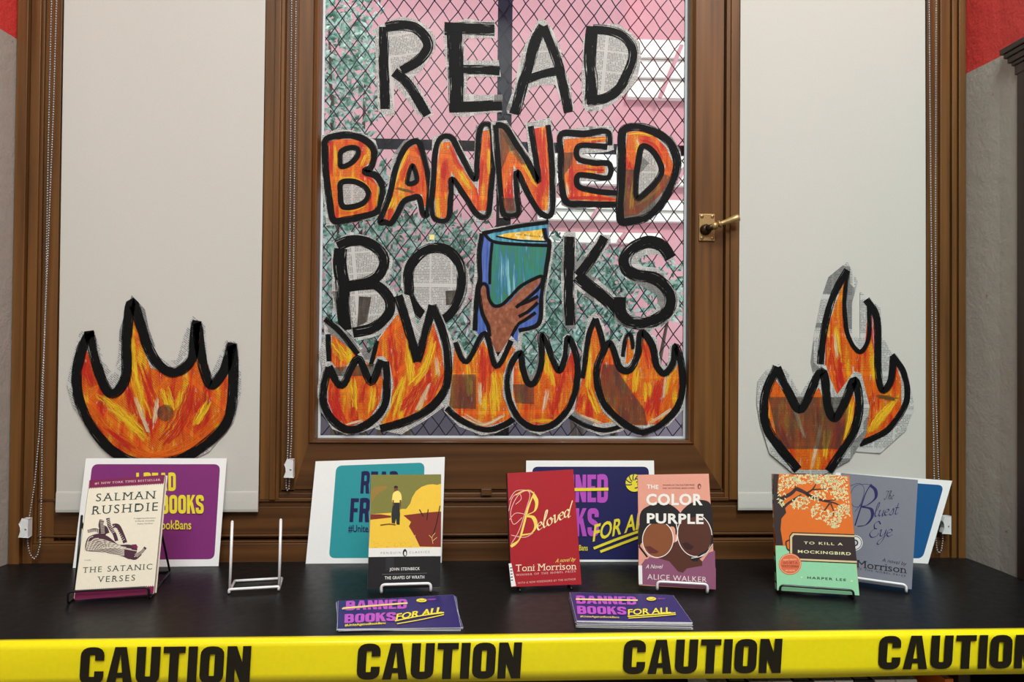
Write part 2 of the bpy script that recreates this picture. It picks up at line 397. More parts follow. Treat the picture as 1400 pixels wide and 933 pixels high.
# heavy condensed block capitals ------------------------------------------------
def _fil(pts, r, closed=False, n=4):
    out = []; m_ = len(pts)
    for i in range(m_):
        if not closed and i in (0, m_ - 1): out.append(pts[i]); continue
        p, c, q = pts[i - 1], pts[i], pts[(i + 1) % m_]
        rr = c[2] if len(c) > 2 else r
        lp = math.hypot(p[0] - c[0], p[1] - c[1]); lq = math.hypot(q[0] - c[0], q[1] - c[1]); kp, kq = min(rr, lp * .49), min(rr, lq * .49)
        a = (c[0] + (p[0] - c[0]) * kp / lp, c[1] + (p[1] - c[1]) * kp / lp); b = (c[0] + (q[0] - c[0]) * kq / lq, c[1] + (q[1] - c[1]) * kq / lq)
        for k in range(n + 1):
            t = k / n; out.append(tuple(a[j] * (1 - t) ** 2 + 2 * c[j] * t * (1 - t) + b[j] * t * t for j in (0, 1)))
    return out
def block_glyph(ch, t=.21):
    """unit-height capital: width and list of polygons"""
    Wd = .54; a = t / 2; P = []
    def q(x0, y0, x1, y1): P.append([(x0, y0), (x1, y0), (x1, y1), (x0, y1)])
    def rib(pts, closed=False):
        k = len(pts); L = []; Rr = []
        for i in range(k):
            p0 = pts[i - 1] if (closed or i) else pts[i]; p1 = pts[(i + 1) % k] if (closed or i < k - 1) else pts[i]
            dx, dy = p1[0] - p0[0], p1[1] - p0[1]; l = math.hypot(dx, dy) or 1
            L.append((pts[i][0] - dy / l * a, pts[i][1] + dx / l * a)); Rr.append((pts[i][0] + dy / l * a, pts[i][1] - dx / l * a))
        for i in range(k if closed else k - 1):
            j = (i + 1) % k; P.append([Rr[i], Rr[j], L[j], L[i]])
    b = Wd - a; r = .13; h = t * .82
    if ch == 'C': rib(_fil([(b, .64), (b, 1 - a), (a, 1 - a), (a, a), (b, a), (b, .36)], r))
    elif ch == 'O': rib(_fil([(b, 1 - a), (a, 1 - a), (a, a), (b, a)], r, True), True)
    elif ch == 'U': rib(_fil([(a, 1), (a, a), (b, a), (b, 1)], r))
    elif ch == 'S': rib(_fil([(b, .68), (b, 1 - a), (a, 1 - a), (a, .58), (b, .42), (b, a), (a, a), (a, .32)], .1))
    elif ch == 'D': q(0, 0, t, 1); rib(_fil([(a, 1 - h / 2), (b, 1 - h / 2), (b, h / 2), (a, h / 2)], r))
    elif ch == 'B': q(0, 0, t, 1); rib(_fil([(a, 1 - h / 2), (b - .02, 1 - h / 2), (b - .02, .52), (a, .52)], .1)); rib(_fil([(a, .52), (b, .52), (b, h / 2), (a, h / 2)], .1))
    elif ch == 'R': q(0, 0, t, 1); rib(_fil([(a, 1 - h / 2), (b, 1 - h / 2), (b, .47), (a, .47)], .1)); P.append([(Wd - t * 1.0, 0), (Wd + .02, 0), (Wd - .06, .47), (Wd - .06 - t, .47)])
    elif ch == 'A': Wd = .6; P.append([(0, 0), (t, 0), (Wd / 2 + .02, 1), (Wd / 2 - t * .62, 1)]); P.append([(Wd - t, 0), (Wd, 0), (Wd / 2 + t * .62, 1), (Wd / 2 - .02, 1)]); q(.14, .18, Wd - .14, .18 + h * .8)
    elif ch == 'N': q(0, 0, t * .9, 1); q(Wd - t * .9, 0, Wd, 1); P.append([(Wd - t, 0), (Wd, 0), (t, 1), (0, 1)])
    elif ch == 'I': Wd = t; q(0, 0, t, 1)
    elif ch == 'T': Wd = .5; q(0, 1 - h, Wd, 1); q(Wd / 2 - a, 0, Wd / 2 + a, 1)
    elif ch in 'EFL':
        Wd = .44; q(0, 0, t, 1)
        if ch != 'F': q(0, 0, Wd, h)
        if ch != 'L': q(0, 1 - h, Wd, 1); q(0, .5 - h / 2, Wd * .92, .5 + h / 2)
    elif ch == 'K': q(0, 0, t, 1); P.append([(t * .9, .38), (t * .9, .62), (Wd - t * .9, 1), (Wd + .02, 1)]); P.append([(t * 1.1, .5), (t * 1.9, .66), (Wd + .03, 0), (Wd - t * .9, 0)])
    elif ch == 'Y': P.append([(0, 1), (t, 1), (Wd / 2 + a * .9, .42), (Wd / 2 - a, .42)]); P.append([(Wd - t, 1), (Wd, 1), (Wd / 2 + a, .42), (Wd / 2 - a * .9, .42)]); q(Wd / 2 - a, 0, Wd / 2 + a, .46)
    elif ch == ' ': Wd = .2
    return Wd, P

class Surf:
    """a flat real surface (sheet, cover, cut-out) on which shapes lie; shapes are measured in a crop frame (ox, oy, scale)"""
    def __init__(s, p0, n, crop, rot=0.0, step=0.00003):
        s.p0 = Vector(p0); s.n = Vector(n).normalized()
        if s.n.dot(CAM - s.p0) < 0: s.n = -s.n
        s.crop = crop; s.L = 0; s.step = step
        s.e1 = Vector((1, 0, 0)); s.e1 = (s.e1 - s.n * s.e1.dot(s.n)).normalized(); s.e2 = s.n.cross(s.e1)
        s.rot = R(rot); s.off = (random.random() * 3, random.random() * 3)
        s.v = []; s.f = []; s.m = []; s.uv = []; s.mats = []
    def mi(s, mat):
        if mat not in s.mats: s.mats.append(mat)
        return s.mats.index(mat)
    def w(s, x, y, extra=0.0):
        p = onplane(s.crop[0] + x / s.crop[2], s.crop[1] + y / s.crop[2], s.p0, s.n)
        return p + s.n * (s.L * s.step + extra)
    def puv(s, p):
        a, b = (p - s.p0).dot(s.e1), (p - s.p0).dot(s.e2); c, d = math.cos(s.rot), math.sin(s.rot)
        return (a * c - b * d + s.off[0], a * d + b * c + s.off[1])
    def _add(s, P, faces, mat, uvs=None):
        b = len(s.v); s.v += P; s.uv += (uvs or [s.puv(p) for p in P]); i = s.mi(mat)
        for q in faces: s.f.append(tuple(k + b for k in q)); s.m.append(i)
    def base(s, pts, mat, thick=0.0004):
        P = [s.w(*p) for p in pts]; Q = [p - s.n * thick for p in P]
        tri = tessellate_polygon([[Vector(((p - s.p0).dot(s.e1), (p - s.p0).dot(s.e2), 0)) for p in P]])
        s._add(P, tri, mat); s._add(Q, [t[::-1] for t in tri], mat)
        n = len(P); s._add(P + Q, [(i, (i + 1) % n, n + (i + 1) % n, n + i) for i in range(n)], mat); s.L += 1
    def poly(s, pts, mat, smooth=False, up=True):
        if smooth: pts = crom(pts, True, 5)[:-1]
        P = [s.w(*p) for p in pts]
        tri = tessellate_polygon([[Vector(((p - s.p0).dot(s.e1), (p - s.p0).dot(s.e2), 0)) for p in P]])
        s._add(P, tri, mat)
        if up: s.L += 1
    def stroke(s, pts, w, mat, closed=False, curve=True, nib=None, up=True, n=7, taper=False):
        C = crom(pts, closed, n) if curve else [tuple(map(float, p)) for p in (pts + [pts[0]] if closed else pts)]
        P = []; uvs = []; acc = 0.0; seed = random.random() * 50; k = len(C); sv = random.randint(0, 40) * 2.0
        for i, c in enumerate(C):
            a, b = C[max(0, i - 1)], C[min(k - 1, i + 1)]
            if closed and i in (0, k - 1): a, b = C[k - 2], C[1]
            tx, ty = b[0] - a[0], b[1] - a[1]; l = math.hypot(tx, ty) or 1; tx /= l; ty /= l
            ww = w if not isinstance(w, (list, tuple)) else w[0] + (w[1] - w[0]) * i / (k - 1)
            if taper: ww *= max(.05, math.sin(math.pi * min(1, max(0, (i + .3) / k))) ** .6) * (1 + .18 * math.sin(i * 2.1 + seed))
            if nib is not None: ww *= 0.22 + 0.95 * abs(math.sin(math.atan2(-ty, tx) - R(nib))) ** 1.5
            if i: acc += math.hypot(c[0] - C[i - 1][0], c[1] - C[i - 1][1]) / s.crop[2] * 0.0016
            for sd in (-1, 1):
                P.append(s.w(c[0] - ty * ww / 2 * sd, c[1] + tx * ww / 2 * sd)); uvs.append((acc + seed, sd))
        F = [(2 * i, 2 * i + 1, 2 * i + 3, 2 * i + 2) for i in range(k - 1)]
        s._add(P, F, mat, uvs)
        if up: s.L += 1
    def text(s, txt, x0, yb, x1, h, mat, dy=0.0, slant=0.0, bold=0.0, serif=False, space=1.0, up=True, fold=None):
        """baseline from (x0,yb) to (x1,yb+dy), cap height h (crop px)"""
        v, f = glyphs(txt, bold, serif, space)
        if not v: return
        mx0, mx1 = min(p[0] for p in v), max(p[0] for p in v)
        _, fH = (0, 0); gv, _q = glyphs('H', bold, False, 1.0); cap = max(p[1] for p in gv); low = min(p[1] for p in gv)
        P = []
        for (x, y) in v:
            t = (x - mx0) / (mx1 - mx0); yy = (y - low) / (cap - low) * h
            P.append(s.w(x0 + t * (x1 - x0) + yy * slant, yb + dy * t - yy))
        s._add(P, f, mat)
        if up: s.L += 1
    def block(s, txt, x0, yb, x1, h, mat, dy=0.0, slant=0.0, t=.2, gap=.065):
        G = [block_glyph(c, t) for c in txt]; tot = sum(g[0] for g in G) + gap * (len(G) - 1); k = (x1 - x0) / tot; cx = 0
        for wd, polys in G:
            for pl in polys:
                s.L += .4; s.poly([(x0 + (cx + x) * k + y * h * slant, yb + dy * (cx + x) / tot - y * h) for x, y in pl], mat, up=False)
            cx += wd + gap
        s.L += 1
    def build(s, name, parent=None):
        return link(name, s.v, s.f, s.mats, s.m, s.uv, parent)
def at(crop, pts):      # points of another crop frame -> list in photo px
    return [(crop[0] + x / crop[2], crop[1] + y / crop[2]) for x, y in pts]

# ================================================================== SETTING
ZT = 1.42                                   # everything runs up to here, above the frame
D0 = 0.0
def struct(mb, name, mats, bevel=0.0, parent=None):
    o = mb.build(name, mats, parent, bevel=bevel)
    if parent is None: o['kind'] = 'structure'
    return o
xL = X(21, 0.0); xR = X(1317, 0.0)
# reveals and walls (painted red above, grey below)
zp = PY(1318, 102, 0.0).z; zpl = PY(28, 55, 0.0).z
def wall(name, pts, zs, mats):
    """pts: plan polyline; two paint zones"""
    mb = MB()
    for i in range(len(pts) - 1):
        (x0, y0), (x1, y1) = pts[i], pts[i + 1]
        K = 8
        for k in range(K):
            a = k / K; b = (k + 1) / K
            xa, ya, xb, yb = x0 + (x1 - x0) * a, y0 + (y1 - y0) * a, x0 + (x1 - x0) * b, y0 + (y1 - y0) * b
            mb.add([(xa, ya, -0.78), (xb, yb, -0.78), (xb, yb, zs), (xa, ya, zs)], [(0, 1, 2, 3)], 0)
            mb.add([(xa, ya, zs), (xb, yb, zs), (xb, yb, 3.3), (xa, ya, 3.3)], [(0, 1, 2, 3)], 1)
    return struct(mb, name, mats)
Yc = -0.10
xRc = X(1367, Yc)
wall('wall_right', [(xR, 0.03), (xR + 0.002, 0.0), (xRc, Yc), (xRc + 0.004, -4.0)], zp, [P_GREY, P_RED])
wall('wall_left', [(xL, 0.03), (xL - 0.002, 0.0), (xL - (xRc - xR), Yc), (-2.4, Yc - 0.01)], zpl, [P_GREY, P_RED])
mb = MB(); mb.box(-2.5, 1.6, -4.1, 0.06, -0.8, -0.78); struct(mb, 'floor', [flat('grey_floor', (112, 104, 96), 0.6)])

XS = -2.4
mb = MB(); mb.box(XS - .1, 1.6, -4.1, 0.08, 3.3, 3.36); struct(mb, 'ceiling', [flat('ceiling_white', (214, 210, 202), 0.8)])
mb = MB(); mb.box(XS - .1, 1.6, -4.1, -4.0, -.8, 3.3); struct(mb, 'wall_back', [P_GREY])
mb = MB(); mb.box(XS - .1, XS, -4.0, 0.08, -.8, 3.3); struct(mb, 'wall_side', [P_GREY])
mb = MB(); mb.box(XS, 1.6, 0.0, 0.08, ZT, 3.3); mb.box(XS, 1.6, 0.0, 0.08, -.8, -.002); mb.box(XS, xL - .03, 0.0, 0.08, -.002, ZT); mb.box(xR + .02, 1.6, 0.0, 0.08, -.002, ZT); struct(mb, 'wall_window', [flat('upper_wall_white', (206, 204, 198), 0.8)])
# dark casing with cornice on the right-hand wall
mb = MB()
wx = xRc + 0.004
fx = wx - .008
_lo, _hi = -0.6, -0.02
for _ in range(40):
    _m = (_lo + _hi) / 2
    if X(1390, _m) > fx: _hi = _m
    else: _lo = _m
yc0 = _m
mb.box(fx, wx + 0.03, -0.75, yc0, 0.0, PY(1392, 100, yc0).z)
zt = onplane(1371, 66, Vector((fx - 0.013, 0, 0)), Vector((1, 0, 0))).z
zc = zt - 0.052
for k, (o_, a, b) in enumerate([(0.006, -0.010, 0.010), (0.014, 0.010, 0.018), (0.024, 0.018, 0.030), (0.034, 0.030, 0.040), (0.044, 0.040, 0.052)]):
    mb.box(fx - o_ * 0.3, wx + 0.03, -0.75 - o_, yc0 + o_ * 0.72, zc + a, zc + b)
struct(mb, 'trim_5', [WD], 0.002)

def vprof(name, xs, z0, z1, back=0.05, mat=None, bevel=0.0012):
    """vertical moulding: list of (x0, x1, y_front) steps"""
    mb = MB()
    for (a, b, y) in xs: mb.box(a, b, y, back, z0, z1)
    return struct(mb, name, [mat or WV], bevel)
zBase = -0.003
# left casing (photo px at mid height)
def xs_of(lst, Y=0.0, py=400): return [(X(a, Y, py), X(b, Y, py), y) for a, b, y in lst]
vprof('trim_1', xs_of([(21, 36, -0.010), (36, 39, 0.004), (39, 52, -0.006), (52, 56, -0.002), (56, 78, 0.002), (78, 84, 0.012), (84, 92, 0.018)]), zBase, ZT)
vprof('trim_2', xs_of([(358, 372, 0.0), (372, 380, -0.004), (380, 384.5, 0.0), (384.5, 404, 0.016)]), Zof(683, 0.0), ZT)
vprof('trim_3', xs_of([(987, 992.5, 0.022), (992.5, 998, 0.002), (998, 1012, -0.002), (1012, 1020, 0.006)]), Zof(684, 0.0), ZT)
vprof('trim_4', xs_of([(1262, 1268, 0.016), (1268, 1284, 0.004), (1284, 1297, -0.004), (1297, 1299.5, 0.006), (1299.5, 1306, -0.006), (1306, 1308, 0.002), (1308, 1317.5, -0.008)]), zBase, ZT)
# sill mouldings under the three windows
xa, xb = X(52, 0.0), X(1284, 0.0)
zz = lambda py: Zof(py, 0.0)
mb = MB()
for (p0, p1, y) in [(671, 675, 0.016), (675, 681, 0.006), (681, 686, 0.001), (686, 693, 0.006), (693, 730, 0.004), (730, 733, 0.000), (733, 738, 0.016), (738, 741, -0.003), (741, 772, -0.005)]:
    mb.box(xa, xb, y, 0.06, zz(p1), zz(p0))
struct(mb, 'trim_6', [WH], 0.0015)

# window_1 / window_3 behind the blinds
for nm, pa, pb in (('window_1', 86, 360), ('window_3', 1014, 1266)):
    x0, x1 = X(pa, 0.03), X(pb, 0.03); z0 = zz(675); mb = MB()
    mb.box(x0, x0 + 0.035, 0.02, 0.055, z0, ZT); mb.box(x1 - 0.035, x1, 0.02, 0.055, z0, ZT); mb.box(x0 + 0.035, x1 - 0.035, 0.02, 0.055, z0, z0 + 0.05)
    o = struct(mb, nm, [WV], 0.001)
    g = MB(); g.box(x0 + 0.035, x1 - 0.035, 0.040, 0.043, z0 + 0.05, ZT); g.build('glass_pane', [GLASS], o)
# window_2: central sash
gx0, gx1 = X(437, 0.045), X(938, 0.045); gz0 = Zof(599.5, 0.045)
sx0, sx1 = X(405, 0.012), X(988, 0.012); sz0 = Zof(669, 0.012)
mb = MB(); ys = 0.012
def ring(mb, x0, x1, z0, X0, X1, Z0, ya, yb):
    """bevelled U of the sash: outer (x0..x1, z0) at depth ya, inner (X0..X1, Z0) at depth yb"""
    v = [(x0, ya, ZT), (x0, ya, z0), (x1, ya, z0), (x1, ya, ZT), (X0, yb, ZT), (X0, yb, Z0), (X1, yb, Z0), (X1, yb, ZT)]
    mb.add(v, [(0, 1, 5, 4), (1, 2, 6, 5), (2, 3, 7, 6)])
bx0, bx1, bz0 = X(424, ys), X(950, ys), Zof(607.5, ys)
ring(mb, sx0, sx1, sz0, bx0, bx1, bz0, ys, ys)
ring(mb, bx0, bx1, bz0, bx0 + .003, bx1 - .003, bz0 + .003, ys, ys - .004)
ring(mb, bx0 + .003, bx1 - .003, bz0 + .003, bx0 + .007, bx1 - .007, bz0 + .006, ys - .004, ys + .006)
ring(mb, bx0 + .007, bx1 - .007, bz0 + .006, bx0 + .010, bx1 - .010, bz0 + .008, ys + .006, ys + .008)
ring(mb, bx0 + .010, bx1 - .010, bz0 + .008, gx0, gx1, gz0, ys + .008, 0.046)
mb.add([(sx0, ys, sz0), (sx1, ys, sz0), (sx1, 0.06, sz0), (sx0, 0.06, sz0)], [(0, 1, 2, 3)])
mb.add([(sx0, ys, sz0), (sx0, ys, ZT), (sx0, 0.06, ZT), (sx0, 0.06, sz0)], [(0, 1, 2, 3)])
mb.add([(sx1, ys, sz0), (sx1, ys, ZT), (sx1, 0.06, ZT), (sx1, 0.06, sz0)], [(0, 1, 2, 3)])
ring(mb, gx0, gx1, gz0, gx0, gx1, gz0, 0.046, 0.07)
ring(mb, sx0, sx1, sz0, gx0, gx1, gz0, 0.07, 0.07)
for f_i, f in enumerate(mb.f):      # horizontal rail takes horizontal grain
    if len(f) == 4:
        c = sum((mb.v[i] for i in f), Vector()) / 4
        if abs(c.x - (gx0 + gx1) / 2) < 0.03: mb.m[f_i] = 1
win = struct(mb, 'window_2', [WV, WH])
g = MB(); g.box(gx0 - .004, gx1 + .004, 0.0475, 0.0505, gz0 - .004, ZT); g.build('glass_pane', [GLASS], win)
pt = MB(); pw = 0.005   # pale putty line round the glass
pt.box(gx0, gx0 + pw, 0.0455, 0.0475, gz0, ZT); pt.box(gx1 - pw, gx1, 0.0455, 0.0475, gz0, ZT); pt.box(gx0 + pw, gx1 - pw, 0.0455, 0.0475, gz0, gz0 + pw)
pt.build('glazing_seal', [FOAM], win)
k = MB(); q = PY(665, 672, 0.004); k.box(q.x - .011, q.x + .011, -0.002, 0.02, q.z - .008, q.z + .006); k.build('bottom_catch', [WH], win, bevel=.001)
# handle: rosette plate, boss, lever
hp = PY(966, 311.5, ys); hk = MB()
hw, hh = 0.0175, 0.0295
hk.box(hp.x - hw, hp.x + hw, ys - 0.004, ys + 0.001, hp.z - hh, hp.z + hh)
plate = hk.build('handle_plate', [BRASS], win, bevel=.0012)
sc = MB()
for dx in (-1, 1):
    for dz in (-1, 1):
        c = Vector((hp.x + dx * hw * .66, ys - 0.0045, hp.z + dz * hh * .8)); sc.ball(c, 0.004, 10, 6, 0, (1, .35, 1)); sc.box(c.x - .003, c.x + .003, c.y - .0018, c.y - .001, c.z - .0005, c.z + .0005, 1)
for o_ in plate.children: pass
sc.build('screws', [BRASS, WIREB], plate, True)
lv = MB()
b0 = PY(966, 313.5, ys - 0.012); lv.tube([b0 + Vector((0, .012, 0)), b0 + Vector((0, .004, 0)), b0, b0 + Vector((0, -.004, 0))], [.013, .0125, .011, .006], 16, 1)
b1 = PY(977, 309, ys - .022); lv.tube([b0 + Vector((0, -.002, 0)), b1], [.008, .0065], 12, 1); lv.ball(b1, .0085, 12, 8)
e = PY(1011, 297.5, ys - .034); ax = e - b1
lv.tube([b1 + ax * t for t in (0, .16, .17, .24, .25, .3, .5, .75, .95, 1.0)], [.005, .0045, .008, .008, .0055, .0052, .0062, .0078, .0085, .006], 14)
lv.build('lever', [BRASS, BRASSD], plate, True)

# ================================================================== OUTSIDE
mt, nt = newmat('pink_stucco'); N = NT(nt); p = N.pos()
n = N.noise(p, 5, 4); n2 = N.noise(p, 60, 3)
c = N.mix(n, rgb(192, 134, 146), rgb(210, 154, 164)); c = N.mix(N.math('MULTIPLY', n2, .25), c, rgb(235, 190, 195))
N.out(N.bsdf(c, 0.85, 0, 0.2)); PINKW = mt
YB = 3.2
bl = empty('building', (0.2, YB, -2.0), 'pink stucco building with white siding bands seen through the window mesh', 'building')
mb = MB(); mb.box(-3.6, 4.0, YB, YB + .3, -2.0, 4.5); mb.build('wall', [PINKW], bl)
WSID = flat('white_siding', (238, 236, 230), 0.6)
def sidingband(x0, x1, y0, y1, n, sl=0):
    a = PY(x0, y1, YB - .05); b = PY(x1, y0, YB - .05); h = (b.z - a.z) / n; mb = MB()
    for k in range(n):
        z0 = a.z + h * k
        mb.hexa([(a.x, YB - .06, z0), (b.x, YB - .06, z0), (b.x, YB, z0), (a.x, YB, z0), (a.x, YB - .03, z0 + h * .96), (b.x, YB - .03, z0 + h * .96), (b.x, YB, z0 + h * .96), (a.x, YB, z0 + h * .96)])
    mb.build('siding_band', [WSID], bl)
sidingband(858, 1010, 55, 133, 3); sidingband(735, 1010, 208, 250, 2); sidingband(735, 1010, 274, 300, 2); sidingband(735, 905, 318, 331, 1)
for (x0, y0, x1, y1) in [(902, 134, 932, 62), (810, 298, 824, 276), (846, 331, 856, 318), (925, 250, 936, 230)]:
    a, b = PY(x0, y0, YB - .075), PY(x1, y1, YB - .075); mb = MB(); mb.tube([a, b], .014, 6); mb.build('downpipe', [PINKW], bl)
mb = MB(); a = PY(380, 430, YB); b = PY(1000, 640, YB)
mb.box(a.x, b.x, YB - .35, YB - .02, b.z, PY(500, 520, YB).z); mb.build('reflection_strip', [flat('slate_reflection', (104, 92, 108), 0.7)], bl)  # dark slate box added for the reflection low in the glass
# foliage
LEAF = None
mt, nt = newmat('leaf'); N = NT(nt); p = N.pos()
c = N.ramp(N.noise(p, 22, 2.0), [(0.32, rgb(58, 104, 88)), (0.44, rgb(112, 166, 146)), (0.53, rgb(180, 222, 208)), (0.62, rgb(236, 248, 244))])  # palest ramp stops paint bright highlights into the leaf colour
N.out(backlit(N, c, N.bsdf(c, 0.35, 0, 0.5), 0.35)); LEAF = mt
BARK = flat('bark', (88, 70, 58), 0.8)
def shrub(name, cx, cy, blobs, n, label):
    o = empty(name, (cx, cy, -1.2), label, 'shrub')
    mb = MB(); tot = sum(b[3] ** 2 for b in blobs)
    for (px, py, Y, r) in blobs:
        c = PY(px, py, Y)
        for _ in range(int(n * r * r / tot)):
            d = Vector((random.gauss(0, 1), random.gauss(0, 1), random.gauss(0, 1))).normalized() * r * random.random() ** 0.45
            p = c + d; s = random.uniform(.018, .038)
            a = Vector((random.gauss(0, 1), random.gauss(0, 1) * .5, random.gauss(0, 1))).normalized(); b = a.cross(Vector((random.gauss(0, .5), 1, random.gauss(0, .5)))).normalized()
            mid = p + a * s * .1 + a.cross(b) * s * .12
            mb.add([p - a * s, p + b * s * .42 + a * s * .1, p + a * s, p - b * s * .42 + a * s * .1, mid], [(0, 1, 4), (1, 2, 4), (2, 3, 4), (3, 0, 4)])
    mb.build('leaves', [LEAF], o)
    st = MB(); base = Vector((cx, cy, -1.2))
    for (px, py, Y, r) in blobs:
        c = PY(px, py, Y); st.tube([base, base.lerp(c, .5) + Vector((.05, .03, 0)), c], [.03, .018, .006], 6)
    st.build('stem', [BARK], o)
shrub('climbing_shrub', -0.75, 2.3, [(450, 30, 2.3, .30), (455, 130, 2.3, .28), (500, 90, 2.4, .22), (460, 230, 2.3, .28), (520, 270, 2.4, .2), (470, 330, 2.2, .28), (560, 330, 2.3, .26), (450, 430, 2.2, .3), (540, 440, 2.2, .3), (625, 340, 2.4, .22)], 3000, 'tall pale green leafy shrub outside, left behind the mesh and letters')
shrub('leafy_bush', 0.55, 2.1, [(780, 400, 2.1, .26), (850, 385, 2.1, .2), (770, 460, 2.0, .28), (700, 480, 2.0, .3), (920, 400, 2.1, .16), (610, 470, 2.0, .25), (850, 470, 2.0, .16), (760, 350, 2.2, .14)], 2600, 'low teal green bush outside, behind the letters K and S')
# security grille
gr = empty('window_grille', ((gx0 + gx1) / 2, 0.13, gz0 - .05), 'dark navy diamond wire security grille with flat cross bars outside the glass', 'grille')
YG = 0.13
x0, x1 = X(415, YG), X(962, YG); z0, z1 = Zof(625, YG), ZT
px_ = X(700, YG) - X(679.2, YG); pz_ = px_ * 1.36
mb = MB(); sl = pz_ / px_
org_x, org_z = PY(657, 31, YG).x, PY(657, 31, YG).z
H_ = z1 - z0
kk = int((x1 - x0 + H_ / sl) / px_) + 3
for k_ in range(-kk, kk):
    for sg in (1, -1):
        pts = []
        # line: x = org + k*px + sg*(z-org_z)/sl
        steps = int(H_ / (pz_ / 2))
        zs = [org_z + (j) * pz_ / 2 for j in range(-steps - 2, steps + 3)]
        for j, z in enumerate(zs):
            x = org_x + k_ * px_ + sg * (z - org_z) / sl
            if z0 <= z <= z1 and x0 <= x <= x1: pts.append((x + .0009 * (1 if j % 2 else -1), YG + .0012 * sg * (1 if (j + k_) % 2 else -1), z))
        if len(pts) > 1: mb.tube(pts, 0.0013, 5, caps=False)
o = mb.build('wire_mesh', [NAVY], gr)
mb = MB(); a = X(677.5, YG); b = X(697.5, YG); mb.box(a, b, YG + .004, YG + .012, z0, z1); mb.build('vertical_bar', [NAVY], gr)
mb = MB(); mb.box(x0, a, YG + .004, YG + .012, Zof(206, YG), Zof(192.5, YG)); mb.box(b, x1, YG + .004, YG + .012, Zof(206, YG), Zof(192.5, YG)); mb.build('cross_bar', [NAVY], gr)

# ================================================================== COUNTER + SHELF
YF = -0.424
cx0, cx1 = xL - 0.03, xRc + .0
mb = MB()
prof = [(-0.004, 0.0), (YF + .010, 0.0), (YF + .004, -.0015), (YF + .0012, -.005), (YF, -.011), (YF, -.034), (YF + .01, -.036), (-0.004, -.036)]
mb.prism(prof, xL - .16, xRc + .004, 'x')
ct = mb.build('counter_top', [COUNTER]); tag(ct, 'long black painted wooden ledge under the window holding the book display', 'counter')
bc = empty('low_bookcase', (0, YF + .2, -.78), 'dark low bookcase under the black ledge, behind the caution tape', 'bookcase')
mb = MB(); mb.box(xL - .1, xRc, -0.03, -0.012, -.78, -.037); mb.build('back_panel', [WD], bc)
for xx in (xL - .1, X(1300, YF + .05), xRc - .02):
    mb = MB(); mb.box(xx, xx + .02, YF + .03, -.03, -.78, -.037); mb.build('side_panel', [WD], bc)
mb = MB(); mb.box(xL - .08, xRc - .02, YF + .03, -.03, -.36, -.34); mb.build('shelf_board', [WD], bc)

# caution tape along the front edge -------------------------------------------
mb = MB(); t = 0.0004
arc = [(YF + .012, .0009), (YF + .006, .0006), (YF + .0015, -.0012), (YF - .0012, -.0045), (YF - .0020, -.010), (YF - .0016, -.030), (YF - .0026, -.050), (YF - .0010, -.0675)]
nx = 120; xa, xb = xL - .16, xRc + .002
V = []; Fc = []
for i in range(nx + 1):
    x = xa + (xb - xa) * i / nx; tt = i / nx
    for j, (y, z) in enumerate(arc):
        wob = (.0008 * math.sin(9 * tt + j * .6) + .0004 * math.sin(31 * tt + j))
        V.append((x, y - (abs(wob) if 2 < j else 0), z + (wob * (1 if j > 4 else .25) if j else .0)))
for i in range(nx):
    for j in range(len(arc) - 1):
        a = i * len(arc) + j; Fc.append((a, a + 1, a + len(arc) + 1, a + len(arc)))
tp = link('caution_tape', V, Fc, [TAPE], None, None, None, None, True)
sd = tp.modifiers.new('thickness', 'SOLIDIFY'); sd.thickness = .0004; sd.offset = -1
tag(tp, 'bright yellow barrier tape printed CAUTION in black along the ledge front', 'tape')
for (x0_, x1_, yb, yt, dy) in [(108, 341, 937, 885.5, -2), (487, 711, 930, 880.5, -2), (851, 1067, 922.5, 875.5, -2), (1200, 1416, 916, 870, -2)]:
    s = Surf((0, YF - .0050, 0), (0, 1, 0), (0, 0, 1))
    s.block('CAUTION', x0_, yb, x1_, yb - yt, TAPEINK, dy=dy, slant=0.06, t=.212, gap=.066)
    s.build('lettering', tp)

# ================================================================== ROLLER BLINDS
def blind(name, pa, pb, bot_l, hem_y, label):
    Yb = -0.006
    x0, x1 = X(pa[0], Yb, 650), X(pb[0], Yb, 650); xt0, xt1 = X(pa[1], Yb, 0), X(pb[1], Yb, 0)
    z0 = Zof(bot_l, Yb); zh = Zof(hem_y, Yb)
    o = empty(name, ((x0 + x1) / 2, Yb, z0), label, 'roller blind', 'roller blinds')
    V = []; Fc = []; nx, nz = 24, 30
    tz = PY(200, 0, Yb).z
    for j in range(nz + 1):
        z = zh + (ZT - zh) * j / nz; k = (z - z0) / (tz - z0)
        l = x0 + (xt0 - x0) * k; r = x1 + (xt1 - x1) * k
        for i in range(nx + 1):
            u = i / nx; V.append((l + (r - l) * u, Yb + .0006 * math.sin(u * 7 + z * 5), z))
    for j in range(nz):
        for i in range(nx):
            a = j * (nx + 1) + i; Fc.append((a, a + 1, a + nx + 2, a + nx + 1))
    f = link('fabric', V, Fc, [BLIND], None, None, o)
    sdm = f.modifiers.new('thickness', 'SOLIDIFY'); sdm.thickness = .0006
    mb = MB(); yb = Yb
    prof = [(yb - .0006, zh), (yb - .0012, zh - .003), (yb - .0022, (zh + z0) / 2), (yb - .0026, z0 + .006), (yb - .0014, z0 + .0006), (yb + .0006, z0), (yb + .0022, z0 + .005), (yb + .0014, zh - .004), (yb + .0006, zh)]
    mb.prism(prof, x0, x1, 'x'); mb.build('hem_bar', [BLIND], o)
    return o
blind('roller_blind', (77.5, 88), (353.5, 363), 699.5, 672, 'cream fabric roller blind on the left with one wide flame cutout')
blind('roller_blind', (1009, 1012.5), (1266, 1265), 699, 674, 'cream fabric roller blind on the right with two flame cutouts')

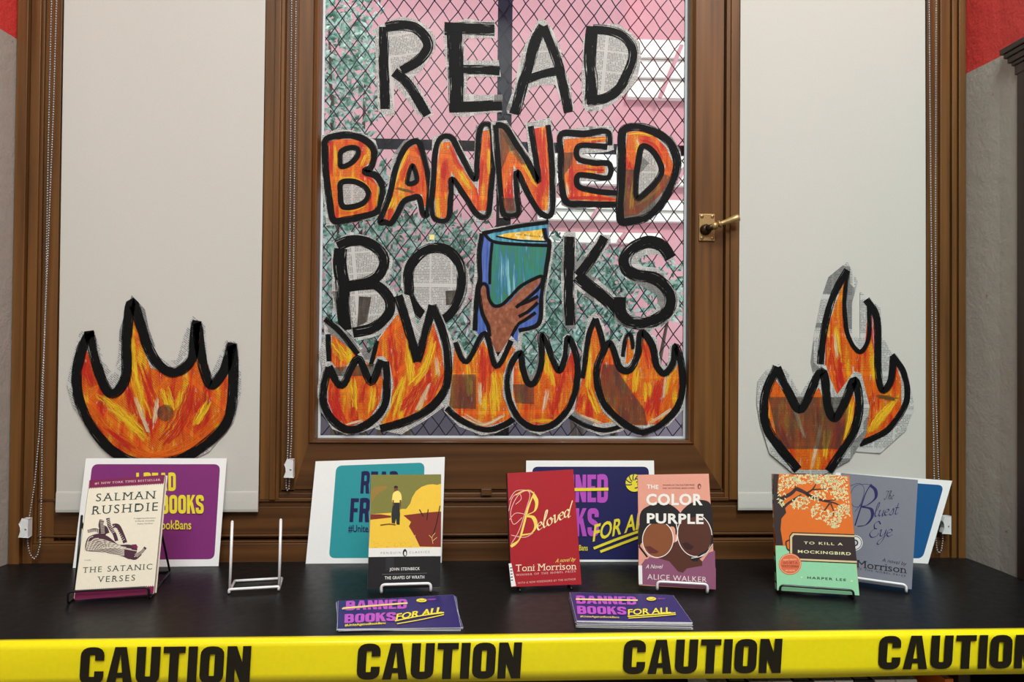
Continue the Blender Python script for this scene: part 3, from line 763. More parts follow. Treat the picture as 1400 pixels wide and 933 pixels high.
# bead chains -----------------------------------------------------------------
def chain(pathA, pathB, clip, Y, label):
    """two strands meeting in a loop; photo px polylines"""
    low = max(p[1] for p in pathA + pathB)
    base = PY(pathA[-1][0], low, Y)
    o = empty('bead_chain', base, label, 'blind cord', 'blind bead chains')
    pts = [PY(x, y, Y) for x, y in pathA] + [PY(x, y, Y) for x, y in reversed(pathB)]
    mb = MB(); step = 0.0052; carry = 0
    L = []
    for a, b in zip(pts[:-1], pts[1:]):
        d = (b - a).length; t_ = carry
        while t_ < d: L.append(a.lerp(b, t_ / d)); t_ += step
        carry = t_ - d
    for q_ in L: mb.ball(q_, .0021, 6, 4)
    mb.tube(pts, .0005, 4, caps=False)
    mb.build('beads', [STEEL], o, True)
    if clip:
        (cxp, cyp, tilt) = clip; c = PY(cxp, cyp, Y); mb = MB()
        w_, h_ = .0085, .019
        prof = [(-.010, h_ * .45), (-.004, h_), (.0085, h_), (.0085, -h_), (-.010, -h_ * .92), (-.007, -h_ * .3), (-.0075, h_ * .1)]
        pv = [Vector((c.x + a, 0, c.z + b_)) for a, b_ in prof]
        nV = len(pv); V = [(p.x, Y - .010, p.z) for p in pv] + [(p.x, Y + .004, p.z) for p in pv]
        Fc = [(i, (i + 1) % nV, nV + (i + 1) % nV, nV + i) for i in range(nV)]
        tri = tessellate_polygon([[Vector((p.x, p.z, 0)) for p in pv]]); Fc += [tuple(t_) for t_ in tri] + [tuple(k + nV for k in t_) for t_ in tri]
        mb.add(V, Fc)
        cl = mb.build('tension_clip', [PLASTIC], o, bevel=.0012)
        mb = MB(); mb.ball((c.x + .003, Y - .0105, c.z - .002), .002, 8, 5, 0, (1, .4, 1)); mb.build('screw', [STEEL], cl, True)
    return o
chain([(71, -25), (66, 200), (63, 390), (58, 560), (57, 660), (55, 745), (51, 760), (46, 765)], [(78, -25), (73, 150), (66, 330), (60, 480), (54, 590), (47, 665), (41, 703), (38, 720), (38, 745), (41, 758), (46, 765)], (37, 721, 0), -0.018, 'steel bead chain with white clip on the far left casing')
chain([(399, -25), (396.5, 300), (394, 600), (393, 625), (391, 660), (391.5, 668), (393, 671)], [(405, -25), (402, 300), (398.5, 600), (396, 640), (395.5, 662), (395, 669), (393, 671)], (397, 640, 0), -0.0045, 'steel bead chain with white clip left of the centre window')
chain([(1270, -25), (1273, 300), (1275, 500), (1277, 640), (1279, 730), (1281, 752), (1284, 757)], [(1280, -25), (1279, 300), (1279.5, 540), (1283, 650), (1288, 715), (1289, 740), (1287, 753), (1284, 757)], (1291, 717, 0), -0.016, 'steel bead chain with white clip on the right casing')

# ================================================================== NEWSPAPER CUT-OUTS
def cut(name, Y, crop, paper, label, cat='paper cutout', fire=None, patch=(), dark=(), black=(), rot=0, group=None, tint=(), extra=None, br=()):
    s = Surf((0, Y, 0), (0, 1, 0), crop, rot, 0.00004)
    s.base(paper, NEWS, 0.0004)
    for p in dark: s.poly(p, TINT)
    if fire: s.poly(fire, FIRE)
    for k_, pts, w_ in br:
        for dx, dw in ((-.28, .8), (.24, .7), (.02, .45)):
            q_ = [(x + dx * w_ + random.uniform(-.16, .16) * w_, y + random.uniform(-.3, .3) * w_) for x, y in pts]
            s.stroke(q_, w_ * dw, BR[k_], taper=True)
    for p in tint: s.poly(p, TINT)
    for p in patch: s.poly(p, NEWS)
    if extra: extra(s)
    for st in black:
        pts, w_ = st[0], st[1]; s.stroke(pts, w_ * 1.12, BLACK, closed=len(st) > 2 and st[2])
    o = s.build(name); tag(o, label, cat, group); return o
YGL = 0.0440
GR, GB, GK = 'painted letters of READ', 'painted letters of BANNED', 'painted letters of BOOKS'
c1 = (500, 15, 6.22); c2 = (690, 15, 6.22); c3 = (430, 160, 6.22); c4 = (580, 155, 6.22); c5 = (750, 160, 6.22); c6 = (440, 310, 5.655); c7 = (630, 300, 5.18); c8 = (750, 310, 6.22)
cut('letter_r', YGL, c1, [(90,130),(150,110),(215,80),(300,50),(400,65),(500,110),(570,180),(600,250),(590,330),(560,380),(480,500),(400,570),(480,690),(545,810),(580,880),(500,915),(430,870),(340,740),(240,630),(245,890),(170,890),(105,850),(90,560),(80,300)],
    'black painted newsprint letter R taped to the window, starting the word READ', 'letter', rot=80, group=GR,
    black=[([(155,135),(155,300),(150,450),(160,600),(165,835)],78), ([(170,140),(250,125),(340,125),(430,150),(510,230),(530,310),(480,390),(400,455),(300,505)],80), ([(240,520),(340,600),(430,730),(520,890)],75)])
cut('letter_e', YGL, c1, [(660,130),(750,95),(860,65),(1000,90),(1100,80),(1105,230),(835,235),(845,420),(1130,420),(1150,560),(865,560),(855,705),(1000,715),(1165,710),(1160,860),(1000,870),(850,905),(740,890),(705,790),(690,560),(660,200)],
    'black painted newsprint letter E on the window, in the top word READ', 'letter', rot=90, group=GR,
    black=[([(750,130),(760,300),(765,500),(770,650),(775,850)],120), ([(670,150),(900,150),(1095,155)],100), ([(810,500),(1000,500),(1140,510)],72), ([(710,820),(900,815),(1160,800)],82)])
cut('letter_a', YGL, c2, [(285,75),(350,75),(420,180),(480,330),(510,490),(560,620),(590,850),(510,870),(470,740),(430,630),(330,630),(220,650),(170,760),(110,890),(20,870),(15,830),(70,680),(130,400),(180,270),(230,180)],
    'black painted newsprint letter A on the window, in the top word READ', 'letter', rot=85, group=GR,
    black=[([(330,130),(260,260),(210,450),(150,640),(85,880)],85), ([(330,130),(400,300),(460,470),(500,650),(545,865)],75), ([(170,590),(290,550),(400,520),(500,510)],66)])
cut('letter_d', YGL, c2, [(665,250),(720,130),(760,115),(900,110),(970,110),(1080,190),(1150,270),(1160,400),(1130,580),(1050,680),(940,780),(800,850),(700,860),(660,800),(650,560),(665,400)],
    'black painted newsprint letter D on the window, ending the top word READ', 'letter', rot=95, group=GR,
    black=[([(745,130),(730,300),(725,450),(740,600),(730,795)],95), ([(750,155),(880,165),(1000,210),(1080,300),(1090,400),(1050,520),(970,660),(860,740),(700,775)],76)])
cut('letter_b', YGL - .0002, c3, [(50,160),(110,140),(200,95),(290,110),(400,130),(520,200),(545,300),(510,440),(570,520),(600,590),(590,720),(550,840),(430,880),(300,905),(160,925),(100,920),(80,700),(50,540),(45,300)],
    'orange flame coloured letter B on the window, starting the word BANNED', 'letter', rot=0, group=GB,
    fire=[(110,215),(200,190),(350,190),(430,220),(490,290),(490,370),(400,450),(480,500),(550,600),(550,720),(520,800),(420,830),(260,860),(165,865),(150,700),(115,400)],
    patch=[[(225,300),(290,265),(360,270),(370,320),(310,390),(230,420),(220,360)], [(230,560),(330,550),(420,590),(460,650),(440,710),(380,750),(270,770),(230,740),(220,640)]],
    br=[('y', [(170, 240), (180, 400)], 26), ('y', [(440, 320), (400, 420)], 26), ('y', [(205, 525), (330, 520), (430, 570), (490, 640)], 20), ('r', [(135, 250), (140, 500)], 36), ('r', [(430, 480), (510, 560)], 36), ('y', [(230, 790), (330, 800), (430, 760)], 16)],
    black=[([(95,200),(180,165),(290,155),(400,180),(490,250),(510,330),(480,430),(430,465),(520,500),(575,600),(560,740),(520,815),(400,850),(270,875),(160,875),(130,720),(100,500),(90,300)],54,True), ([(225,300),(290,265),(360,270),(370,320),(310,390),(230,420),(220,360)],44,True), ([(230,560),(330,550),(420,590),(460,650),(440,710),(380,750),(270,770),(230,740),(220,640)],44,True)])
cut('letter_a', YGL - .0012, c3, [(660,330),(760,200),(890,170),(960,330),(990,480),(985,700),(975,840),(920,870),(860,740),(770,770),(710,870),(660,935),(520,920),(560,800),(610,640),(640,480)],
    'orange flame coloured letter A on the window, second letter of BANNED', 'letter', rot=10, group=GB,
    fire=[(770,280),(880,225),(930,400),(970,600),(960,770),(930,760),(915,660),(830,660),(740,700),(700,760),(640,890),(590,880),(640,720),(700,540)],
    patch=[[(830,410),(870,540),(790,560)]],
    br=[('y', [(805, 280), (720, 450), (660, 640)], 34), ('r', [(800, 350), (740, 540)], 32), ('r', [(860, 250), (905, 340)], 36), ('y', [(690, 680), (640, 780)], 44), ('n', [(690, 600), (840, 650)], 34)],
    black=[([(600,895),(560,880),(640,660),(680,480),(720,360),(790,240),(880,210),(925,330),(960,480),(980,620),(960,820),(920,820),(890,690),(830,690),(760,720),(700,830),(650,905)],46,True), ([(830,410),(870,540),(790,560)],38,True)])
cut('letter_n', YGL - .0022, c4, [(70,200),(180,170),(270,200),(340,330),(420,450),(440,100),(560,75),(610,90),(610,600),(580,900),(440,920),(400,850),(320,700),(250,680),(225,925),(80,925),(40,850),(40,700),(60,400)],
    'orange flame coloured letter N, left one of the two Ns of BANNED', 'letter', rot=5, group=GB,
    fire=[(140,250),(220,240),(300,430),(460,660),(480,300),(500,150),(565,140),(575,300),(560,600),(530,830),(450,830),(370,720),(230,500),(200,700),(190,890),(100,890),(90,700),(110,450)],
    br=[('r', [(220, 260), (270, 400), (330, 490)], 44), ('y', [(300, 490), (390, 640)], 52), ('y', [(548, 300), (548, 520)], 28), ('r', [(495, 380), (480, 620)], 38), ('y', [(105, 740), (125, 890)], 30), ('r', [(170, 400), (165, 560)], 44)],
    black=[([(95,330),(140,210),(230,205),(310,350),(430,560),(450,400),(480,120),(570,120),(590,350),(570,620),(540,860),(450,860),(340,700),(235,560),(225,700),(205,900),(100,905),(65,820),(75,600)],46,True)])
cut('letter_n', YGL - .0032, c4, [(565,70),(700,60),(790,200),(890,350),(860,80),(1075,35),(1100,250),(1130,480),(1120,860),(980,890),(900,760),(820,640),(800,740),(830,850),(800,880),(640,890),(630,740),(610,500),(580,300)],
    'orange flame coloured letter N, right one of the two Ns of BANNED', 'letter', rot=0, group=GB,
    fire=[(640,130),(710,160),(790,330),(960,590),(970,350),(930,130),(1040,110),(1070,400),(1060,700),(1050,820),(990,830),(900,670),(760,440),(750,600),(770,830),(680,830),(660,600),(650,350)],
    tint=[[(610,90),(720,80),(790,300),(720,330),(650,500),(620,400)], [(650,720),(790,720),(820,870),(650,880)]],
    br=[('r', [(1010, 130), (1020, 450), (1025, 720)], 66), ('y', [(840, 410), (960, 620)], 44), ('w', [(715, 260), (760, 340)], 24), ('n', [(680, 150), (760, 300), (860, 440)], 44), ('r', [(700, 640), (720, 760)], 50), ('o', [(700, 330), (705, 500)], 60)],
    black=[([(605,100),(690,120),(780,260),(870,390),(970,580),(950,400),(905,110)],46), ([(1055,100),(1075,300),(1090,560),(1080,850),(990,850),(900,720),(790,500),(790,680),(800,850),(680,860),(650,700),(630,450),(605,100)],46)])
cut('letter_e', YGL - .0002, c5, [(70,120),(330,80),(545,75),(555,280),(490,300),(280,310),(400,350),(530,380),(535,540),(400,550),(270,545),(300,590),(580,640),(600,770),(420,765),(200,790),(110,750),(90,520),(60,350),(80,310)],
    'orange flame coloured letter E on the window, fifth letter of BANNED', 'letter', rot=0, group=GB,
    fire=[(130,190),(300,175),(480,165),(500,210),(250,235),(230,300),(240,400),(480,420),(480,480),(240,490),(245,600),(330,640),(575,690),(575,720),(370,715),(170,705),(125,520),(130,300)],
    tint=[[(115,305),(215,300),(200,400),(120,510)]],
    br=[('y', [(290, 195), (480, 185)], 24), ('r', [(150, 690), (350, 690), (570, 705)], 40), ('w', [(155, 560), (165, 660)], 26), ('r', [(300, 440), (470, 450)], 30)],
    black=[([(515,240),(495,125),(300,145),(110,150),(105,350),(110,550),(150,720),(300,740),(580,750)],52), ([(500,255),(380,245),(255,250),(250,350),(380,390),(515,400),(505,515),(350,500),(250,500),(255,590),(400,630),(580,650)],44)])
cut('letter_d', YGL - .0012, c5, [(600,130),(660,80),(780,45),(900,80),(1050,170),(1120,280),(1135,400),(1100,540),(1030,680),(960,800),(840,880),(700,930),(575,890),(580,500),(575,300)],
    'orange flame coloured letter D on the window, ending the word BANNED', 'letter', rot=90, group=GB,
    fire=[(670,130),(800,115),(900,160),(1000,260),(1060,400),(1050,500),(960,650),(860,750),(760,830),(640,850),(640,600),(650,350)],
    patch=[[(790,260),(860,270),(920,340),(960,440),(930,530),(830,640),(750,690),(740,560),(760,400)]],
    tint=[[(575,440),(750,450),(960,480),(1080,520),(960,760),(840,870),(700,920),(580,880)]],
    br=[('r', [(780, 195), (900, 240), (970, 360)], 40), ('y', [(680, 150), (780, 140), (880, 165)], 28), ('r', [(690, 360), (690, 450)], 70), ('y', [(730, 500), (700, 780)], 34), ('y', [(740, 750), (850, 690), (950, 600)], 26)],
    black=[([(650,100),(780,85),(900,125),(1010,200),(1080,320),(1090,440),(1040,580),(960,740),(840,850),(700,890),(610,870),(615,600),(625,350),(620,180)],64,True), ([(790,260),(860,270),(920,340),(960,440),(930,530),(830,640),(750,690),(740,560),(760,400)],48,True)])
cut('letter_b', YGL, c6, [(75,230),(110,110),(220,40),(380,80),(480,150),(550,260),(530,370),(490,430),(560,490),(600,600),(560,740),(480,820),(380,860),(270,885),(150,760),(90,650),(80,500)],
    'black painted newsprint letter B on the window, starting the word BOOKS', 'letter', rot=85, group=GK,
    tint=[[(290,540),(385,545),(350,740),(270,780)], [(285,540),(380,545),(345,735),(275,770)], [(80,500),(200,500),(230,800),(120,690)]],
    black=[([(150,170),(140,300),(160,450),(165,620),(190,800)],98), ([(120,150),(220,110),(340,120),(440,180),(480,270),(440,370),(350,430),(200,465)],78), ([(190,465),(320,450),(420,455),(510,540),(530,640),(480,720),(380,790),(240,820)],74)])
cut('letter_o', YGL - .0004, c6, [(640,270),(760,170),(780,110),(960,130),(1060,200),(1130,330),(1160,480),(1130,560),(1080,660),(960,720),(860,740),(740,720),(660,600),(610,460),(615,330)],
    'black painted newsprint letter O on the window, second letter of BOOKS', 'letter', rot=0, group=GK,
    tint=[[(955,495),(1090,490),(1030,600),(960,610)], [(958,498),(1085,493),(1028,598),(962,608)]],
    black=[([(870,165),(980,190),(1060,280),(1085,420),(1060,560),(980,690),(880,730),(780,690),(700,590),(670,450),(680,320),(760,210)],74,True)])
cut('letter_k', YGL - .0002, c8, [(130,60),(150,40),(230,50),(240,300),(290,260),(430,70),(520,70),(530,130),(340,400),(480,500),(570,590),(700,730),(690,830),(560,720),(460,690),(340,610),(240,530),(240,700),(230,870),(160,870),(120,800),(105,400)],
    'black painted newsprint letter K on the window, right of the book in hand', 'letter', rot=90, group=GK,
    black=[([(180,85),(175,250),(175,450),(175,650),(185,840)],84), ([(480,90),(400,220),(310,350),(250,420)],78), ([(240,420),(360,520),(480,610),(600,730),(690,810)],100)])
cut('letter_s', YGL - .0012, c8, [(590,270),(640,180),(740,110),(850,75),(960,95),(1060,220),(1070,280),(1010,300),(930,235),(820,240),(760,290),(800,340),(920,350),(1010,420),(1060,520),(1110,580),(1110,700),(1030,800),(950,860),(800,890),(640,860),(560,790),(560,600),(620,560),(650,700),(730,760),(830,770),(920,700),(930,590),(800,510),(660,450),(600,370)],
    'black painted newsprint letter S on the window, ending the word BOOKS', 'letter', rot=0, group=GK,
    black=[([(1040,270),(970,170),(850,130),(720,180),(650,270),(670,370),(770,420),(900,440),(1000,520),(1040,620),(1010,720),(900,800),(770,820),(670,800),(610,730),(605,600)],96)])
def handart(s):
    s.poly([(135,110),(420,45),(610,20),(625,180),(600,400),(560,740),(410,790),(400,900),(200,930),(105,790),(120,480)], BLUEPAINT)
    s.poly([(150,150),(215,160),(195,470),(145,460)], BLUEPAINT); s.poly([(230,175),(615,195),(590,420),(420,500),(340,580),(250,625),(210,600),(210,400)], COVERPAINT)
    s.poly([(190,110),(260,80),(610,35),(605,170),(420,172),(235,160)], TEALPAINT)
    s.poly([(250,120),(330,98),(580,72),(592,110),(605,152),(420,142),(300,132)], YELLOWPAINT)
    s.text('on Biden-Ne', 395, 112, 600, 14, WIREB, dy=22)
    s.poly([(150,470),(175,475),(190,560),(215,620),(270,630),(340,590),(420,500),(520,430),(565,415),(560,450),(500,520),(390,620),(450,600),(540,560),(550,590),(500,640),(400,690),(450,680),(530,660),(510,700),(420,730),(390,760),(350,840),(330,940),(215,940),(200,780),(150,680),(130,560)], BROWNPAINT)
cut('book_in_hand_cutout', YGL - .0014, c7, [(130,90),(230,60),(420,25),(600,5),(630,20),(625,130),(665,180),(640,330),(600,560),(600,720),(560,770),(440,810),(430,900),(340,930),(200,930),(70,780),(70,650),(95,400),(100,220)],
    'paper cutout of a brown hand holding up a blue green book', 'paper cutout', rot=0, extra=handart,
    black=[([(150,100),(420,48),(620,22)],26), ([(590,62),(600,130),(628,180),(600,380),(572,560),(550,740),(410,790)],30), ([(150,100),(130,250),(135,420),(122,490),(108,620),(100,790)],34), ([(165,100),(230,158),(420,178),(622,186)],22), ([(250,120),(420,150),(605,158)],10), ([(222,165),(208,320),(205,460)],20),
           ([(130,560),(132,490),(160,455),(188,480),(200,560),(235,612),(290,605),(350,550),(430,470),(560,405),(578,430),(540,500),(390,625)],22), ([(400,612),(480,580),(548,545)],22), ([(545,590),(480,650),(410,690)],22), ([(530,660),(460,710),(410,740),(380,790)],22), ([(132,540),(150,660),(195,760),(205,830)],26), ([(395,760),(360,830),(345,930)],20)])
n_ = PY(590.5, 324.5, YGL + .0013); mb = MB(); mb.box(n_.x - .0055, n_.x + .0055, YGL + .0008, YGL + .0016, n_.z - .0055, n_.z + .0055)
tag(mb.build('paper_scrap', [flat('pale_yellow', (244, 226, 150), 0.7)]), 'tiny pale yellow paper square stuck above the letter O', 'sticker')

# flames on the glass
GF = 'flame cutouts on the window'
c9 = (430, 400, 4.55); c10 = (680, 415, 4.785); c11 = (90, 400, 3.888); c12 = (1020, 350, 3.108)
cut('flame_cutout', YGL - .0024, c9, [(50,150),(150,200),(300,350),(340,380),(400,280),(500,160),(520,0),(590,20),(640,200),(720,60),(780,110),(860,300),(868,500),(820,700),(700,790),(540,885),(380,850),(300,700),(60,520),(25,380),(60,280),(60,190)],
    'largest paper flame on the window, tall twin tips over the letter O', rot=-35, group=GF,
    fire=[(110,260),(260,385),(350,450),(400,290),(520,130),(570,250),(630,440),(700,270),(740,190),(790,350),(810,520),(780,650),(640,750),(500,810),(430,830),(300,700),(160,510),(100,420)],
    br=[('y', [(585, 300), (600, 560)], 60), ('y', [(745, 290), (690, 450), (610, 590)], 66), ('y', [(560, 520), (480, 780)], 62), ('r', [(480, 280), (500, 500)], 56), ('r', [(690, 540), (560, 760)], 84), ('r', [(790, 500), (720, 680)], 46), ('y', [(130, 300), (200, 440)], 66), ('w', [(720, 560), (640, 740)], 30), ('w', [(760, 400), (770, 520)], 22)],
    black=[([(520,20),(570,180),(640,430)],52), ([(640,430),(690,250),(735,80)],48), ([(735,80),(800,250),(830,420),(820,580),(740,700),(600,790),(410,850)],46), ([(65,165),(160,245),(270,385)],30), ([(85,260),(90,430)],30), ([(350,460),(390,300)],26)])
cut('flame_cutout', YGL - .0036, c9, [(60,450),(90,420),(165,500),(250,400),(290,370),(340,480),(390,400),(430,395),(470,450),(490,560),(470,720),(400,830),(300,870),(200,885),(110,850),(40,740),(15,630),(25,540)],
    'small red paper flame in the lower left corner of the window glass', rot=0, group=GF,
    fire=[(80,540),(100,480),(170,590),(270,450),(350,560),(410,430),(425,560),(410,680),(340,790),(210,840),(130,780),(85,680)],
    tint=[[(90,470),(410,440),(420,520),(85,520)]],
    br=[('r', [(120, 560), (130, 700), (190, 830)], 70), ('y', [(245, 540), (255, 720)], 56), ('y', [(370, 590), (340, 740)], 54), ('r', [(310, 560), (290, 680)], 36), ('w', [(200, 820), (300, 800)], 22)],
    black=[([(90,465),(65,560),(55,680),(100,780),(190,850),(290,840),(390,770),(440,680),(450,560),(440,430)],46), ([(90,460),(170,580),(270,410),(350,560),(415,420)],42)])
cut('flame_cutout', YGL - .0030, c9, [(860,300),(885,285),(950,390),(1070,235),(1140,400),(1224,270),(1290,340),(1290,700),(1233,825),(1130,875),(1040,890),(900,835),(805,740),(830,600)],
    'zigzag topped paper flame at the bottom centre below the brown wrist', rot=0, group=GF,
    fire=[(870,350),(945,440),(1050,300),(1130,460),(1224,330),(1290,400),(1290,700),(1220,790),(1050,845),(930,800),(840,700)],
    tint=[[(860,510),(1005,510),(1005,725),(835,720)]],
    br=[('y', [(955, 450), (965, 640)], 46), ('y', [(1120, 500), (1125, 740)], 60), ('r', [(1050, 340), (1050, 620)], 50), ('w', [(930, 760), (1050, 825), (1180, 770)], 36), ('w', [(1030, 560), (1030, 700)], 24), ('y', [(1160, 500), (1200, 640)], 40)],
    black=[([(875,310),(945,430),(1060,255),(1130,460),(1224,300)],32), ([(820,720),(920,800),(1060,852),(1180,825),(1270,760)],34)])
cut('flame_cutout', YGL - .0042, c10, [(70,380),(110,310),(150,295),(190,420),(225,470),(260,400),(265,200),(320,195),(370,330),(400,410),(420,350),(430,220),(465,195),(520,260),(540,400),(530,560),(500,710),(400,810),(280,860),(180,830),(90,740),(35,600),(40,470)],
    'rounded paper flame with three curved tips right of the window bottom centre', rot=0, group=GF,
    fire=[(110,400),(140,370),(180,520),(240,520),(300,400),(300,290),(350,390),(400,450),(450,400),(490,300),(510,450),(500,580),(450,700),(360,780),(240,800),(150,740),(100,600)],
    tint=[[(100,530),(240,530),(240,660),(120,650)]],
    br=[('y', [(320, 310), (330, 470)], 40), ('y', [(345, 420), (370, 540)], 34), ('r', [(440, 440), (400, 600), (370, 720)], 56), ('r', [(490, 330), (500, 520)], 36), ('y', [(220, 770), (360, 770)], 28), ('w', [(330, 560), (300, 700)], 26)],
    black=[([(150,320),(90,400),(65,520),(80,640),(140,750),(240,815),(350,800),(440,720),(500,600),(525,450),(510,320),(462,225),(445,350),(405,440),(360,360),(312,230),(285,215),(290,370),(250,510),(200,520),(165,420)],38,True)])
cut('flame_cutout', YGL - .0030, c10, [(590,100),(640,50),(700,150),(720,260),(800,250),(830,190),(900,200),(920,330),(900,800),(800,840),(680,865),(560,820),(470,760),(540,600),(555,300)],
    'narrow pointed paper flame half hidden behind the rightmost window flame', rot=-10, group=GF,
    fire=[(600,190),(640,130),(680,280),(720,400),(840,380),(850,210),(890,300),(900,760),(650,790),(510,710),(550,500)],
    br=[('y', [(610, 300), (590, 560)], 44), ('y', [(600, 560), (660, 720)], 44), ('r', [(560, 600), (530, 700)], 50), ('w', [(540, 730), (680, 790)], 24)],
    black=[([(642,100),(600,200),(570,400),(555,490)],34), ([(642,100),(680,220),(700,340)],36), ([(820,350),(840,225),(870,200),(890,300)],26), ([(470,740),(580,800),(700,830),(820,800)],28)])
cut('flame_cutout', YGL - .0042, c10, [(640,400),(690,280),(770,225),(810,350),(850,400),(890,350),(910,190),(960,170),(1040,220),(1070,400),(1110,410),(1130,270),(1170,260),(1210,350),(1240,520),(1220,690),(1120,800),(950,860),(800,810),(690,710),(640,590)],
    'round three tipped paper flame in the lower right corner of the window', rot=90, group=GF,
    fire=[(700,300),(740,270),(790,430),(870,460),(930,380),(950,220),(1010,310),(1050,450),(1110,490),(1180,400),(1200,560),(1150,700),(1050,790),(900,800),(760,720),(680,580),(670,420)],
    tint=[[(690,400),(760,400),(880,580),(960,690),(980,800),(860,790),(720,650),(670,520)]],
    br=[('y', [(920, 430), (900, 580)], 44), ('y', [(980, 500), (990, 650)], 54), ('r', [(960, 270), (1010, 430)], 50), ('r', [(1080, 500), (980, 720)], 56), ('o', [(1160, 520), (1070, 720)], 50), ('w', [(1100, 480), (1090, 620)], 24), ('y', [(1130, 460), (1100, 600)], 28), ('w', [(1000, 780), (1140, 690)], 24)],
    black=[([(740,262),(690,320),(650,440),(670,590),(740,710),(850,800),(950,840),(1060,800),(1170,690),(1210,540),(1200,380),(1165,280),(1150,390),(1090,460),(1040,400),(1010,270),(940,190),(920,330),(870,430),(800,420)],42,True)])
# flames on the blinds
YBL = -0.0085
def seal(s):
    s.poly([(485 + 44 * math.cos(a) + 45, 640 + 44 * math.sin(a)) for a in [k * math.pi / 12 for k in range(24)]], TINT)
cut('flame_cutout', YBL, c11, [(75,205),(155,225),(210,380),(255,440),(280,330),(285,200),(350,15),(420,90),(440,190),(490,330),(530,365),(590,360),(635,210),(675,125),(740,175),(750,380),(770,440),(820,330),(850,255),(900,260),(930,400),(930,530),(890,690),(760,850),(650,900),(500,930),(330,900),(200,820),(130,730),(40,610),(5,490),(40,330)],
    'wide four pointed paper flame stuck on the left blind', rot=40, group='flame cutouts on the blinds',
    fire=[(90,260),(110,300),(160,450),(250,540),(310,480),(340,230),(355,110),(400,270),(450,400),(570,440),(660,370),(720,210),(740,330),(770,500),(850,360),(870,520),(860,640),(760,790),(600,890),(450,905),(270,850),(150,720),(85,590),(68,480)], extra=seal,
    br=[('y', [(350, 240), (365, 450), (430, 660)], 62), ('y', [(190, 560), (300, 640), (430, 780)], 76), ('y', [(520, 500), (560, 640)], 70), ('y', [(770, 590), (690, 700)], 52), ('y', [(620, 520), (590, 680)], 46), ('r', [(400, 380), (465, 560), (490, 650)], 46), ('r', [(100, 370), (150, 500)], 56), ('r', [(670, 500), (610, 680), (520, 800)], 70), ('r', [(330, 500), (375, 660)], 42), ('o', [(130, 600), (260, 760), (450, 870), (680, 800), (840, 640)], 70), ('r', [(220, 720), (360, 840)], 46), ('w', [(370, 560), (440, 740)], 30), ('w', [(490, 560), (470, 700)], 24)],
    black=[([(125,225),(90,290),(60,440),(75,580),(150,730),(260,850),(400,910),(600,890),(750,800),(860,680),(890,520),(885,280),(850,400),(780,490),(740,420),(715,300),(695,160),(670,350),(580,425),(500,390),(430,270),(355,55),(325,250),(320,450),(250,535),(190,460),(130,240)],50,True)])
cut('flame_cutout', YBL, c12, [(350,90),(430,25),(475,110),(450,200),(450,340),(485,350),(485,150),(570,220),(580,340),(610,400),(690,520),(715,640),(680,740),(570,840),(440,830),(300,560),(275,450),(290,330),(320,180)],
    'tall curling paper flame on the right blind, behind the shorter one', rot=0, group='flame cutouts on the blinds',
    fire=[(425,90),(380,200),(340,330),(335,470),(400,620),(480,790),(600,740),(660,640),(660,530),(630,440),(610,540),(570,570),(545,420),(520,200),(505,380),(470,410),(420,340),(410,200)],
    br=[('y', [(380, 300), (400, 450)], 28), ('y', [(650, 600), (570, 680), (530, 760)], 46), ('r', [(385, 420), (405, 580)], 44), ('r', [(535, 240), (550, 420)], 24), ('w', [(375, 330), (385, 430)], 14), ('n', [(560, 600), (640, 610)], 30)],
    black=[([(430,60),(370,170),(330,320),(315,460)],28), ([(430,65),(418,200),(430,330),(480,408),(520,350),(522,200)],18), ([(510,185),(555,270),(560,480),(580,570),(615,530),(625,430)],28), ([(620,420),(670,500),(680,620),(600,740),(480,800)],24)])
cut('flame_cutout', YBL - .0016, c12, [(50,530),(90,480),(140,460),(180,500),(230,590),(290,490),(340,465),(380,600),(460,490),(490,500),(525,640),(510,760),(440,870),(330,930),(200,925),(100,840),(60,710),(45,620)],
    'short three pointed paper flame on the right blind, lower and in front', rot=0, group='flame cutouts on the blinds',
    fire=[(90,600),(120,520),(220,660),(310,560),(360,690),(450,560),(470,650),(430,820),(340,910),(230,910),(120,790),(85,690)],
    tint=[[(95,600),(440,600),(430,700),(400,820),(140,820)]],
    br=[('y', [(350, 730), (335, 860)], 34), ('y', [(450, 620), (420, 780)], 30), ('r', [(410, 690), (370, 830)], 36), ('w', [(200, 620), (245, 770)], 20), ('w', [(320, 720), (280, 900)], 18), ('r', [(140, 720), (180, 820)], 40)],
    black=[([(130,470),(80,600),(85,720),(140,810),(220,910)],36), ([(130,475),(180,580),(235,650),(320,490),(350,650),(380,690),(420,620),(460,530),(480,640),(450,760),(350,915)],34)])

